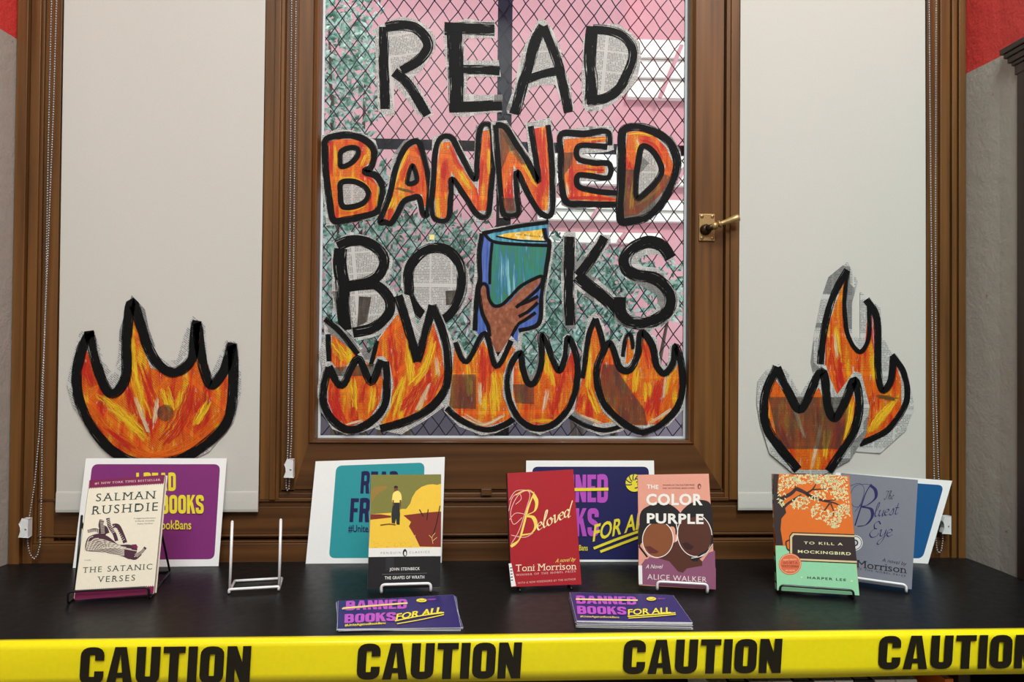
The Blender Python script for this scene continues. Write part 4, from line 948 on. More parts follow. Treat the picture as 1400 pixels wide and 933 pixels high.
# ================================================================== SIGNS
def lean(bl, br, tilt, zb=0.0006):
    """plane through the foot line (photo px, on the ledge), leaning back by tilt degrees"""
    a, b = PZ(bl[0], bl[1], zb), PZ(br[0], br[1], zb)
    ax = (b - a); ax.z = 0; ax.normalize(); back = Vector((0, 0, 1)).cross(ax)
    up = Vector((0, 0, 1)) * math.cos(R(tilt)) + back * math.sin(R(tilt))
    return a, ax.cross(up)
def rrect(TL, TR, BR, BL, r=.07, n=6):
    out = []
    Q = [TL, TR, BR, BL]
    for i in range(4):
        p, c, q = Q[i - 1], Q[i], Q[(i + 1) % 4]
        lp = math.hypot(p[0] - c[0], p[1] - c[1]); lq = math.hypot(q[0] - c[0], q[1] - c[1]); rr = r * max(abs(TL[0] - TR[0]), 1)
        a = (c[0] + (p[0] - c[0]) * rr / lp, c[1] + (p[1] - c[1]) * rr / lp); b = (c[0] + (q[0] - c[0]) * rr / lq, c[1] + (q[1] - c[1]) * rr / lq)
        for k in range(n + 1):
            t = k / n; out.append(tuple(a[j] * (1 - t) ** 2 + 2 * c[j] * t * (1 - t) + b[j] * t * t for j in (0, 1)))
    return out
NAVYI = ink(36, 34, 84); YEL = ink(244, 226, 60); MAG = ink(190, 84, 196)
# purple
cr = (60, 620, 4.0)
p0, n0 = lean((99.5, 777), (298.8, 774.5), 5)
s = Surf(p0, n0, cr); s.base([(230,28),(1000,28),(955,618),(158,628)], PAPER, .0005)
s.poly(rrect((264,60),(964,60),(932,580),(205,585), .05), ink(134, 52, 122))
s.block('I READ', 505, 205, 722, 98, YEL); s.block('BANNED BOOKS', 330, 330, 876, 102, YEL); s.text('#UniteAgainstBookBans', 330, 416, 808, 50, YEL, bold=.012)
tag(s.build('letter_sign'), 'white sheet with a purple panel and yellow words behind the leftmost book', 'sign', 'printed message signs')
# teal
cr = (340, 560, 3.684)
p0, n0 = lean((418, 771), (602.8, 769.6), 5)
s = Surf(p0, n0, cr); s.base([(337,262),(988,240),(972,773),(287,778)], PAPER, .0005)
s.poly(rrect((441,284),(886,268),(870,748),(404,750), .07), ink(50, 156, 164))
s.block('READ', 562, 425, 748, 112, NAVYI, slant=.06); s.block('FREELY', 508, 568, 800, 120, NAVYI, slant=.06); s.text('#UniteAgainstBookBans', 502, 618, 850, 36, NAVYI, bold=.012)
tag(s.build('letter_sign'), 'white sheet with a teal panel and navy words beside the second book', 'sign', 'printed message signs')
# lion roundel helper
def lion(s, cx, cy, r, col, bg):
    s.poly([(cx + r * math.cos(k * math.pi / 12), cy + r * math.sin(k * math.pi / 12)) for k in range(24)], col)
    for k in range(5):
        a0 = R(150 + k * 32); pts = [(cx + r * t * math.cos(a0 + .5 * (t - .3)), cy + r * t * math.sin(a0 + .5 * (t - .3))) for t in (.3, .55, .8, 1.0)]
        s.stroke(pts, r * .12, bg, up=False)
    s.L += 1
    s.stroke([(cx + r * .1, cy - r * .5), (cx + r * .6, cy - r * .35), (cx + r * .65, cy + r * .05), (cx + r * .4, cy + r * .1), (cx + r * .45, cy + r * .45), (cx + r * .05, cy + r * .6)], r * .13, bg)
    s.poly([(cx + r * .28 + r * .09 * math.cos(k), cy - r * .12 + r * .09 * math.sin(k)) for k in range(6)], bg)
# navy
cr = (660, 600, 3.333)
p0, n0 = lean((717, 768.6), (898.5, 768.6), 5)
s = Surf(p0, n0, cr); s.base([(198,100),(780,100),(795,562),(190,562)], PAPER, .0005)
s.poly(rrect((226,128),(756,128),(770,552),(218,552), .05), ink(36, 38, 90))
s.block('BANNED', 255, 290, 570, 126, MAG); s.block('BOOKS', 250, 445, 528, 128, MAG)
s.stroke([(250,230),(420,232),(572,230)], 14, YEL)
s.text('FOR ALL', 500, 470, 760, 78, YEL, dy=-70, slant=.12, bold=.02)
s.stroke([(505,500),(620,455),(760,405)], 12, YEL); s.stroke([(535,515),(640,475),(765,428)], 12, YEL)
s.text('#UniteAgainstBookBans', 262, 510, 478, 26, YEL, bold=.012); lion(s, 690, 202, 40, YEL, ink(36, 38, 90))
tag(s.build('letter_sign'), 'white sheet with a navy panel, struck out BANNED BOOKS, behind the red book', 'sign', 'printed message signs')
# blue, leaning sideways at the right
cr = (1000, 620, 4.2406)
p0, n0 = lean((1094, 763), (1269, 771), 2.5)
s = Surf(p0, n0, cr); s.base([(430,104),(700,118),(1000,140),(1280,160),(1140,641),(760,622),(400,600)], PAPER, .0005)
s.poly(rrect((520,135),(1232,186),(1108,612),(470,575), .05), ink(28, 92, 148))
tag(s.build('letter_sign'), 'white sheet with a blue panel tilted behind the two rightmost books', 'sign', 'printed message signs')

# ================================================================== BOOKS
BOOKS = {}
def book(name, quad, tilt, thick, base_col, art, crop, label, spine=None, side=1, spine_col=None, zb=0.008):
    """quad: photo px TL TR BR BL of the front cover"""
    TL, TR, BR, BL = quad
    p0, n0 = lean(BL, BR, tilt, zb)
    s = Surf(p0, n0, crop)
    C = [onplane(x, y, p0, s.n) for x, y in (BL, BR, TR, TL)]
    n = s.n
    o = empty(name, (C[0] + C[1]) / 2 - n * thick / 2, label, 'book', 'banned books on easels')
    e1 = (C[1] - C[0]).normalized(); e2 = n.cross(e1)
    ins = .0022; ct_ = .0005
    pg = MB(); q = [C[0] + e2 * .0012 + e1 * .0006, C[1] - e1 * ins + e2 * .0012, C[2] - e1 * ins - e2 * .0012, C[3] - e2 * .0012 + e1 * .0006]
    pg.hexa([q[0] - n * ct_, q[1] - n * ct_, q[1] - n * (thick - ct_), q[0] - n * (thick - ct_), q[3] - n * ct_, q[2] - n * ct_, q[2] - n * (thick - ct_), q[3] - n * (thick - ct_)])
    pg.build('page_block', [PAGES], o)
    # cover: front, back and spine in one sheet
    toc = lambda P: ((P[0] - crop[0]) * crop[2], (P[1] - crop[1]) * crop[2])
    s.base([toc(BL), toc(BR), toc(TR), toc(TL)], base_col, ct_)
    b = [p - n * thick for p in C]
    s._add(b + [p + n * ct_ for p in b], [(0, 3, 2, 1), (4, 5, 6, 7), (0, 1, 5, 4), (1, 2, 6, 5), (2, 3, 7, 6)], spine_col or base_col)
    sp = [C[0] - e1 * .0006, C[3] - e1 * .0006, b[3] - e1 * .0006, b[0] - e1 * .0006]
    s._add(sp, [(0, 1, 2, 3)], spine_col or base_col)
    if spine: spine(s, sp, e1)
    art(s)
    s.build('cover', o)
    BOOKS[name + str(len(BOOKS))] = (C, n, thick)
    return C, n, thick

# 1: cream cover, tumbling figures
CREAM = ink(234, 226, 206); PLUM = ink(122, 24, 74); DKG = ink(44, 66, 56)
def art1(s):
    s.poly([(250,148),(662,118),(655,165),(246,190)], PLUM, up=False); s.poly([(172,752),(603,728),(598,770),(166,803)], PLUM)
    for k in range(40):
        t = k / 40; x = 246 + 409 * t; y = 192 - 25 * t; s.poly([(x, y - 3), (x + 7, y - 3.5), (x + 3, y + 5)], PLUM, up=False)
        x = 172 + 430 * t; y = 750 - 24 * t; s.poly([(x, y + 4), (x + 7, y + 3.5), (x + 3, y - 5)], PLUM, up=False)
    s.text('#1 NEW YORK TIMES BESTSELLER', 278, 171, 638, 11, ink(236, 200, 210), dy=-21, serif=True, space=1.2)
    s.text('SALMAN', 284, 264, 612, 42, DKG, dy=-16, slant=.08, serif=True, space=1.25)
    s.text('RUSHDIE', 258, 336, 622, 46, DKG, dy=-22, slant=.08, serif=True, space=1.25)
    s.text('THE SATANIC', 212, 655, 592, 30, DKG, dy=-20, slant=.08, serif=True, space=1.25)
    s.text('VERSES', 290, 707, 498, 32, DKG, dy=-10, slant=.08, serif=True, space=1.3)
    for k, tx in enumerate(['A staggering achievement', 'brilliantly enjoyable', '-Nadine Gordimer']): s.text(tx, 492 + k * 8, 360 + k * 15, 612 - k * 7, 7, DKG, dy=-3, up=False)
    s.text('A NOVEL', 222, 588, 258, 6, DKG)
    PV = ink(74, 40, 58)
    # big patterned body: stripes bundled along the falling figure
    body = [(225,520),(232,480),(250,455),(300,440),(345,452),(380,478),(410,500),(465,500),(505,510),(510,530),(500,560),(470,580),(430,565),(370,550),(300,540),(235,535)]
    s.poly(body, PV, True)
    for k in range(9):
        a = .12 + .1 * k
        s.stroke([(228 + 14 * k, 535 - 2 * k), (245 + 20 * k, 470 + 6 * k), (270 + 30 * k, 455 + 10 * k)], 3.2, CREAM, up=False)
        s.stroke([(235, 490 + 5 * k), (300, 470 + 8 * k), (370, 488 + 8 * k), (440, 520 + 5 * k)], 2.6, CREAM, up=False)
    s.L += 1
    for pts, w_ in [([(350,355),(360,400),(385,440),(398,480)],20), ([(375,400),(405,400),(430,450),(445,490)],24), ([(318,365),(312,400),(330,430),(320,450)],26), ([(240,428),(280,420),(310,430)],18), ([(300,440),(330,410),(345,440)],30), ([(500,560),(535,540),(556,515)],16), ([(470,570),(500,575),(530,550)],16)]:
        s.stroke(pts, w_, PV, up=False)
    s.L += 1
    for pts in [[(350,365),(388,440)], [(380,400),(440,485)], [(318,370),(324,445)], [(245,428),(305,428)], [(505,560),(552,520)]]:
        (x0_, y0_), (x1_, y1_) = pts; nn = 9
        for k in range(nn):
            t = k / nn; x = x0_ + (x1_ - x0_) * t; y = y0_ + (y1_ - y0_) * t
            dx, dy = -(y1_ - y0_), (x1_ - x0_); l = math.hypot(dx, dy); dx *= 11 / l; dy *= 11 / l
            s.stroke([(x - dx, y - dy), (x + dx, y + dy)], 2.4, CREAM, curve=False, up=False)
    s.L += 1
    s.poly([(386,392),(400,388),(406,402),(394,410)], PV); s.poly([(480,500),(505,498),(515,515),(495,525)], PLUM)
cr = (60, 620, 4.0)
bk1 = book('paperback_book', ((122.5,657),(225.5,649.5),(210,812.5),(101,819)), 13, .022, CREAM, art1, cr, 'cream paperback titled The Satanic Verses with a tumbling patterned figure')

# 2: yellow landscape cover
def art2(s):
    OL = ink(128, 126, 62); YL = ink(242, 200, 66); RD = ink(130, 48, 36); BLK = ink(30, 29, 32); WHT = ink(234, 234, 230)
    s.poly([(358,165),(677,163),(676,495),(349,500)], OL, up=False)
    s.poly([(342,688),(672,678),(675,535),(346,540)], BLK, up=False); s.poly([(347,500),(676,493),(675,537),(346,541)], WHT)
    s.poly([(356,345),(450,338),(500,320),(676,335),(676,495),(349,500)], YL)
    s.poly([(495,333),(520,318),(536,296),(545,268),(562,240),(588,220),(615,210),(640,208),(660,211),(677,205),(677,338),(560,345)], YL)
    s.poly([(355,345),(400,345),(450,352),(448,360),(355,370)], RD); s.poly([(505,350),(600,338),(677,332),(676,494),(580,492),(560,450),(530,400),(540,380)], RD)
    s.poly([(360,230),(420,215),(430,225),(380,260),(362,290)], ink(154, 124, 58), True)
    # man
    s.poly([(463,232),(465,222),(478,222),(480,235),(474,245),(465,243)], ink(120, 70, 50), True); s.poly([(462,218),(470,214),(480,218),(479,226),(462,226)], ink(36, 32, 30))
    s.poly([(462,245),(480,238),(494,252),(497,280),(488,294),(456,292),(455,262)], ink(250, 226, 120), True)
    s.poly([(458,292),(487,292),(490,345),(488,393),(474,392),(472,365),(466,388),(452,385),(450,345)], ink(40, 46, 44)); s.stroke([(492,280),(490,312)], 7, ink(120, 70, 50)); s.stroke([(458,280),(460,306)], 6, ink(120, 70, 50))
    s.stroke([(400,395),(440,390),(470,394)], 6, ink(120, 80, 30))
    for pts in ([(578,323),(596,355)], [(618,322),(612,372)], [(672,306),(655,390),(640,440)]): s.stroke(pts, 4.5, BLK, up=False)
    s.L += 1
    for pts in ([(640,480),(636,450),(650,430)], [(636,455),(622,440)], [(565,480),(545,460),(530,450)], [(548,462),(560,440)], [(640,465),(658,450)]): s.stroke(pts, 2.4, ink(236, 200, 120), up=False)
    for k in range(30):
        x, y = random.uniform(360, 560), random.uniform(470, 496); s.poly([(x, y), (x + 3, y), (x + 2, y + 2)], RD, up=False)
    s.poly([(425,540),(462,538),(462,600),(424,602)], ink(44, 44, 48))
    s.text('PENGUIN', 402, 526, 494, 9, ink(150, 150, 150), dy=-2, space=1.6); s.text('CLASSICS', 532, 523, 624, 9, ink(150, 150, 150), dy=-2, space=1.6)
    s.poly([(512 + 10 * math.cos(k * .35), 521 + 16 * math.sin(k * .35)) for k in range(18)], BLK); s.poly([(513 + 5 * math.cos(k * .35), 524 + 10 * math.sin(k * .35)) for k in range(18)], WHT)
    s.poly([(506,506),(514,503),(519,509),(510,512)], BLK)
    s.text('JOHN STEINBECK', 442, 602, 580, 13, WHT, dy=-3, bold=.01, space=1.1); s.text('THE GRAPES OF WRATH', 420, 642, 600, 14, WHT, dy=-4, bold=.01, space=1.1)
    s.stroke([(408,619),(612,613)], 1.6, ink(120, 120, 120), curve=False)
cr = (400, 600, 3.333)
bk2 = book('paperback_book', ((507.4,649.5),(603,649),(601.6,803.5),(502.6,806.4)), 10, .018, ink(232, 230, 226), art2, cr, 'yellow and black paperback titled The Grapes of Wrath with a standing man')

# mini script alphabet for flourished titles
SC = {'e': ([[(.05,.45),(.5,.6),(.65,.85),(.4,1),(.1,.7),(.1,.25),(.4,0),(.85,.3)]], .85), 'l': ([[(0,.3),(.4,1.3),(.5,2.1),(.3,2.2),(.2,1.5),(.2,.4),(.4,0),(.75,.3)]], .72),
      'o': ([[(.5,1),(.1,.7),(.1,.25),(.45,0),(.8,.3),(.75,.8),(.45,1),(.65,.8),(1,.85)]], .98), 'v': ([[(0,.8),(.2,1),(.35,.3),(.5,0),(.8,.5),(.85,1),(1.0,.85)]], .98),
      'd': ([[(.75,.85),(.4,1),(.1,.6),(.15,.1),(.5,.1),(.8,.8)], [(1.05,2.2),(.85,1.2),(.75,.25),(.85,0),(1.1,.2)]], 1.1), 'u': ([[(0,.7),(.2,1),(.15,.3),(.35,0),(.7,.4),(.8,1)], [(.8,1),(.75,.2),(.85,0),(1.05,.25)]], 1.0),
      's': ([[(.05,.3),(.35,.7),(.5,1.05),(.62,.5),(.4,0),(.05,.1)], [(.5,0),(.8,.3)]], .8), 't': ([[(.35,1.8),(.2,.4),(.35,0),(.7,.25)], [(0,1.05),(.6,1.1)]], .7),
      'y': ([[(0,.8),(.2,1),(.2,.3),(.4,.1),(.75,.5),(.85,1)], [(.85,1),(.75,-.3),(.4,-1),(.1,-.9),(.3,-.4),(1,.2)]], 1.0), 'T': ([[(0,1.8),(.3,2.2),(.8,2.1),(1.4,2.25)], [(.85,2.1),(.65,1),(.5,.2),(.2,0),(0,.35)]], 1.2),
      'h': ([[(.1,.2),(.5,1.8),(.35,2.2),(.2,1.5),(.1,0)], [(.12,.3),(.35,.9),(.6,1),(.62,.3),(.75,0),(1,.25)]], 1.0), 'E': ([[(1.15,1.8),(.8,2.2),(.35,1.85),(.5,1.25),(.85,1.2),(.4,1.1),(.05,.5),(.4,0),(1,.15),(1.2,.6)]], 1.25)}
def script(s, txt, x, y, xh, w_, mat, dy=0.0, slant=.25, wide=1.0):
    cx = 0
    for ch in txt:
        if ch == ' ': cx += .6; continue
        st, adv = SC[ch]
        for pl in st: s.stroke([(x + ((cx + a) * wide + b * slant) * xh, y + dy * cx - b * xh) for a, b in pl], w_, mat, nib=40, up=False, n=5)
        cx += adv
    s.L += 1
# 3: red cover
def art3(s):
    G = ink(240, 214, 96); P_ = ink(232, 186, 180)
    for pts in ([(130,480),(165,420),(195,330),(215,260),(200,238),(160,260),(128,330),(140,390),(180,360)], [(122,280),(150,240),(200,236),(240,255)], [(130,440),(190,450),(230,430)], [(118,330),(135,270),(165,250),(175,275),(150,300)], [(195,345),(150,340),(122,370)]):
        s.stroke(pts, 3, P_, up=False)
    s.L += 1
    s.stroke([(128,492),(165,462),(185,400),(205,320),(228,262),(236,254)], 26, G, nib=60)
    s.stroke([(232,258),(246,290),(236,330),(200,350),(230,360),(242,395),(222,430),(175,440)], 15, G, nib=30)
    s.stroke([(236,254),(215,236),(180,240),(150,258)], 4, G)
    script(s, 'eloved', 246, 416, 35, 7.5, ink(246, 226, 170), dy=-13, wide=.8, slant=.14)
    s.text('A novel by', 330, 566, 420, 18, G, dy=-8, slant=.4)
    s.text('Toni Morrison', 150, 606, 428, 31, ink(240, 220, 190), dy=-10, serif=True)
    s.text('WINNER OF THE NOBEL PRIZE', 150, 627, 424, 9, P_, dy=-18, serif=True, space=1.3); s.text('WITH A NEW FOREWORD BY THE AUTHOR', 160, 663, 424, 9, P_, dy=-18, space=1.2)
    s.poly([(118,570),(130,568),(152,672),(130,675)], ink(236, 236, 234))
    for k in range(5): s.stroke([(124 + k, 590 + 14 * k), (134 + k, 589 + 14 * k)], 5, ink(90, 90, 96), curve=False, up=False)
    s.L += 1
cr = (660, 600, 3.333)
bk3 = book('paperback_book', ((693.6,647.4),(783.6,642),(795,799.5),(699,803)), 12, .017, flat('red_laminate', (168, 30, 42), .28, 0, .5, .05, coat=.25), art3, cr, 'glossy red paperback titled Beloved with gold script lettering', spine_col=ink(38, 30, 40))

# 4: pink cover with two women
def art4(s):
    PK = ink(228, 158, 138); DK = ink(28, 24, 28); WH_ = ink(240, 236, 230); PU = ink(140, 82, 112); B1 = ink(136, 78, 46); B2 = ink(84, 44, 34)
    s.poly([(1030,520),(1058,510),(1062,688),(712,665),(711,590),(760,540),(850,560),(1000,560)], PU)
    s.poly([(712,590),(740,550),(800,545),(860,560),(880,610),(912,606),(960,590),(1000,575),(1062,590),(1062,688),(712,665)], PU)
    s.poly([(860,480),(900,460),(960,520),(1000,560),(1000,580),(930,592),(912,612),(890,606),(850,560),(800,545)], B2)
    s.poly([(712,400),(735,340),(760,305),(820,292),(870,310),(905,350),(890,400),(880,440),(860,400),(730,470),(720,500),(708,470)], DK, True)
    s.poly([(880,400),(900,340),(940,300),(990,280),(1036,295),(1046,360),(1050,460),(1040,500),(1000,540),(960,560),(950,530),(1030,440),(900,390)], DK, True)
    def face(cx, cy, rx, ry, col, rot):
        pts = [(cx + rx * math.cos(t) * math.cos(rot) - ry * math.sin(t) * math.sin(rot), cy + rx * math.cos(t) * math.sin(rot) + ry * math.sin(t) * math.cos(rot)) for t in [k * math.pi / 14 for k in range(28)]]
        s.poly(pts, col); s.stroke(pts[::2], 3.5, WH_, closed=True)
    face(798, 460, 70, 82, B1, .1); face(966, 440, 78, 98, B2, -.15)
    s.poly([(716,350),(740,315),(800,296),(860,305),(880,330),(850,385),(800,388),(745,392),(718,420)], DK, True); s.poly([(905,340),(950,295),(1000,285),(1040,310),(1045,360),(1000,352),(940,362),(900,372)], DK, True)
    s.poly([(740,492),(762,490),(802,515),(790,524),(760,522)], ink(100, 44, 40)); s.poly([(908,478),(930,472),(962,492),(950,508),(925,504)], ink(56, 26, 26))
    s.stroke([(712,490),(735,520),(750,540)], 8, DK); s.stroke([(1046,440),(1035,500),(985,535),(975,560)], 8, DK)
    s.stroke([(880,380),(888,430),(880,470)], 4, WH_); s.stroke([(1048,480),(1010,530),(950,545)], 3, WH_)
    s.text('THE', 748, 228, 800, 19, WH_, dy=3, bold=.03, space=1.1); s.text('COLOR', 745, 304, 1002, 52, WH_, bold=.035, space=1.1); s.text('PURPLE', 748, 386, 1006, 46, WH_, dy=4, bold=.035, space=1.1)
    s.text('WINNER OF THE PULITZER PRIZE', 820, 215, 965, 6, ink(90, 50, 60), dy=-1); s.text('AND THE NATIONAL BOOK AWARD', 820, 229, 965, 6, ink(90, 50, 60), dy=-1)
    s.poly([(987 + 8 * math.cos(k * .4), 217 + 12 * math.sin(k * .4)) for k in range(16)], ink(120, 70, 70)); s.poly([(988 + 4 * math.cos(k * .4), 220 + 7 * math.sin(k * .4)) for k in range(16)], PK)
    s.text('A Novel', 742, 592, 816, 18, WH_, slant=.3); s.text('ALICE WALKER', 750, 641, 1020, 24, ink(234, 214, 214), dy=14, space=1.1)
    s.poly([(709,578),(726,578),(728,664),(711,664)], ink(234, 234, 232))
bk4 = book('paperback_book', ((872,649.5),(969,648),(978.6,806.4),(873.6,800.5)), 11, .016, ink(228, 158, 138), art4, cr, 'pink paperback titled The Color Purple with two painted women')

# 5: grey cover (behind)
def art5(s):
    NV = ink(34, 32, 92); D_ = ink(40, 40, 52)
    s.stroke([(716,420),(745,330),(775,240),(800,195),(815,185)], 24, NV, nib=60)
    s.stroke([(810,190),(835,215),(835,260),(790,300),(760,310),(810,325),(815,370),(780,415),(730,425)], 17, NV, nib=20)
    for pts in ([(820,190),(780,180),(720,190),(690,240),(700,300),(740,310),(770,260)], [(690,190),(740,175),(770,210),(750,290),(715,340)]): s.stroke(pts, 2.6, NV, up=False)
    s.L += 1
    script(s, 'luest', 822, 368, 36, 7, NV, dy=-4, wide=.98); script(s, 'The', 884, 270, 23, 4.5, D_, dy=-2, wide=.8); script(s, 'Eye', 795, 488, 42, 7, NV, dy=-2, wide=1.05)
    s.text('A novel by', 872, 628, 1012, 20, D_, dy=24, slant=.35); s.text('Toni Morrison', 560, 640, 1018, 42, ink(30, 30, 40), dy=58, serif=True)
    s.text('WINNER OF THE NOBEL PRIZE', 600, 655, 1010, 10, D_, dy=62, space=1.4)
    for r_, c_ in ((45, ink(232, 228, 226)), (40, ink(60, 50, 60)), (36, ink(232, 228, 226)), (20, ink(50, 46, 60)), (12, ink(200, 196, 196))):
        s.poly([(716 + r_ * math.cos(k * .26), 520 + r_ * math.sin(k * .26)) for k in range(24)], c_)
cr = (1000, 620, 4.2406)
bk5 = book('paperback_book', ((1150,647),(1255,656.5),(1246.4,806.3),(1146,792)), 11, .016, ink(124, 126, 138), art5, cr, 'grey paperback titled The Bluest Eye half behind the orange book')

# 6: orange and mint cover
BRN = ink(54, 42, 44); MINT = ink(150, 214, 170); ORG = ink(224, 112, 38); LF = ink(230, 230, 178)
def art6(s):
    s.poly([(255,535),(716,560),(742,825),(265,795)], MINT)
    s.poly([(245,120),(276,121),(270,170),(268,230),(275,290),(305,295),(318,345),(290,380),(285,440),(300,535),(258,535),(248,430),(244,300)], BRN)
    for pts, w_ in [([(280,290),(300,260),(345,235),(375,205)],(26,18)), ([(375,205),(420,225),(460,250),(530,275),(600,290),(650,320)],(24,5)), ([(430,235),(470,210),(495,168)],(14,4)), ([(465,212),(530,208),(600,208)],(9,3)), ([(290,330),(330,290),(405,240)],(20,8)), ([(540,275),(590,272),(635,265)],(9,3)), ([(570,290),(540,330),(510,355)],(10,3)), ([(575,290),(590,330),(590,370)],(9,3)), ([(375,205),(370,190)],(10,4)), ([(262,230),(290,270)],(12,20)), ([(440,240),(460,260)],(16,10))]:
        s.stroke(pts, w_, BRN, up=False)
    s.L += 1
    rg = random.Random(3)
    def leaves(cx, cy, rx, ry, n):
        for _ in range(n):
            a = rg.uniform(0, 6.28); q = rg.random() ** .5; x, y = cx + rx * q * math.cos(a), cy + ry * q * math.sin(a); t = rg.uniform(0, 3.14); l = rg.uniform(7, 11); w_ = 3.6
            if x < 262 or y < 124: continue
            xm = 680 + (y - 130) * .085
            if x > xm - 10: continue
            c_, d_ = math.cos(t), math.sin(t)
            s.poly([(x - c_ * l, y - d_ * l), (x - d_ * w_, y + c_ * w_), (x + c_ * l, y + d_ * l), (x + d_ * w_, y - c_ * w_)], LF, up=False)
    for b in [(330,165,60,40,70), (430,150,90,30,80), (560,150,110,32,110), (600,190,80,40,80), (630,235,60,40,60), (400,290,55,40,70), (500,340,40,45,50), (590,370,55,50,80), (650,340,45,45,60), (600,410,25,28,20), (290,250,25,60,30), (500,250,50,30,40), (680,300,20,40,15)]: leaves(*b)
    s.L += 1
    s.poly([(312,520),(322,505),(345,505),(345,565),(322,560)], BRN, True); s.poly([(320,522),(326,513),(340,513),(340,556),(326,552)], ORG, True)
    s.poly([(335,480),(352,458),(712,470),(728,642),(350,625),(335,600)], ink(40, 30, 32)); s.poly([(340,484),(356,464),(712,476),(727,636),(354,620),(340,596)], ink(222, 196, 150)); s.poly([(352,488),(364,474),(713,486),(724,600),(726,625),(364,610),(352,590)], BRN)
    s.text('TO KILL A', 420, 527, 645, 15, LF, dy=8, bold=.015, space=1.25); s.text('MOCKINGBIRD', 385, 578, 692, 17, LF, dy=14, bold=.02, space=1.15)
    s.text('HARPER LEE', 440, 728, 664, 14, BRN, dy=14, bold=.015, space=1.3)
    s.poly([(400,720),(407,714),(414,720),(407,725)], LF, up=False); s.poly([(690,742),(697,736),(704,742),(697,747)], LF)
    st = [(340 + 66 * math.cos(k * .2244), 643 + 62 * math.sin(k * .2244)) for k in range(28)]
    s.poly(st, ink(226, 110, 74)); s.stroke([(340 + 60 * math.cos(k * .45), 643 + 56 * math.sin(k * .45)) for k in range(14)], 1.8, LF, closed=True)
    s.text('NEW FROM', 300, 622, 376, 8, LF, dy=-2); s.text('GO SET A', 300, 641, 384, 12, BRN, dy=0, serif=True); s.text('WATCHMAN', 290, 661, 390, 12, BRN, dy=2, serif=True); s.text('-OF NOTE-', 310, 684, 370, 8, LF)
def spine6(s, sp, e1):
    a, b, c, d = sp   # front-bottom, front-top, back-top, back-bottom
    cols = [MINT, ORG, ink(234, 232, 220), BRN, ink(60, 120, 130)]; rg = random.Random(5); t = 0
    while t < 1:
        t2 = min(1, t + rg.choice([.02, .035, .05, .07]))
        s._add([a.lerp(b, t) - e1 * .0004, a.lerp(b, t2) - e1 * .0004, d.lerp(c, t2) - e1 * .0004, d.lerp(c, t) - e1 * .0004], [(0, 1, 2, 3)], rg.choice(cols)); t = t2
bk6 = book('paperback_book', ((1057.5,648.3),(1160.8,650.7),(1175,814.6),(1062.5,806.5)), 10, .022, ORG, art6, cr, 'orange and mint paperback titled To Kill a Mockingbird with a tree', spine=spine6, spine_col=BRN)

# ================================================================== EASELS
def easel(cl, cr_, lipfrac, mat, label, tilt, height, depth, rear_leg=False, lip=True, lipdepth=.02, thick_r=.0021):
    """cl, cr_: foot points (world, on the ledge) of the two uprights"""
    r = thick_r
    a, b = Vector(cl), Vector(cr_); a.z = b.z = r
    ax = (b - a).normalized(); back = Vector((0, 0, 1)).cross(ax)
    if back.y < 0: back = -back
    up = Vector((0, 0, 1)) * math.cos(R(tilt)) + back * math.sin(R(tilt))
    mb = MB(); z = Vector((0, 0, 1))
    fa, fb = a - back * lipdepth, b - back * lipdepth
    if lip: mb.tube(fillet([a + back * depth, fa, fa + z * lipfrac, fb + z * lipfrac, fb, b + back * depth], .007), r, 8)
    else:
        mb.tube([a + back * depth, fa], r, 8); mb.tube([b + back * depth, fb], r, 8)
    mb.tube([a + back * depth, b + back * depth], r, 8)
    mb.tube([a + z * r * .2, a + up * height], r, 8); mb.ball(a + up * height, r * 1.05, 8, 6)
    mb.tube([b + z * r * .2, b + up * height], r, 8); mb.ball(b + up * height, r * 1.05, 8, 6)
    if rear_leg:
        mb.tube(fillet([a + up * height * .93, a + back * (depth + .075), b + back * (depth + .075), b + up * height * .93], .006), r, 8)
        mb.tube([a + back * depth, a + back * (depth + .075)], r, 8); mb.tube([b + back * depth, b + back * (depth + .075)], r, 8)
    o = mb.build('book_easel', [mat], smooth=True); tag(o, label, 'book easel', 'wire book easels'); return o
# empty white one
easel(PZ(314, 811, 0), PZ(381.5, 807, 0), .006, WIREW, 'empty white wire easel standing between the cream and yellow books', 9, .123, .062, lipdepth=.008, thick_r=.0026)
def under(bk, fl, fr, mat, label, lipz, tilt, height=.12, rear=False, lip=True, r=.0021):
    C, n, th = bk; e = (C[1] - C[0]).normalized(); L = (C[1] - C[0]).length
    back = Vector((0, 0, 1)).cross(e)
    off = back * (th * 1.02 + .004)
    a = C[0] + e * L * fl + off; b = C[0] + e * L * fr + off
    return easel(a, b, lipz, mat, label, tilt, height, .055, rear, lip, lipdepth=th * 1.02 + .004 + .006, thick_r=r)
under(bk1, -.06, .95, WIREB, 'black wire easel with a rear leg under the cream paperback', .020, 13, .14, True)
under(bk2, .19, .87, WIREW, 'white wire easel under the yellow and black paperback', .015, 10, r=.0027)
under(bk3, .12, .85, WIREB, 'black wire easel under the red paperback', .006, 12, lip=False)
under(bk4, .24, .89, WIREW, 'white wire easel under the pink paperback', .016, 11, r=.0025)
under(bk5, .22, .93, WIREW, 'white wire easel under the grey paperback', .014, 11, r=.0025)
under(bk6, .03, .92, WIREB, 'black wire easel under the orange and mint paperback', .016, 10)

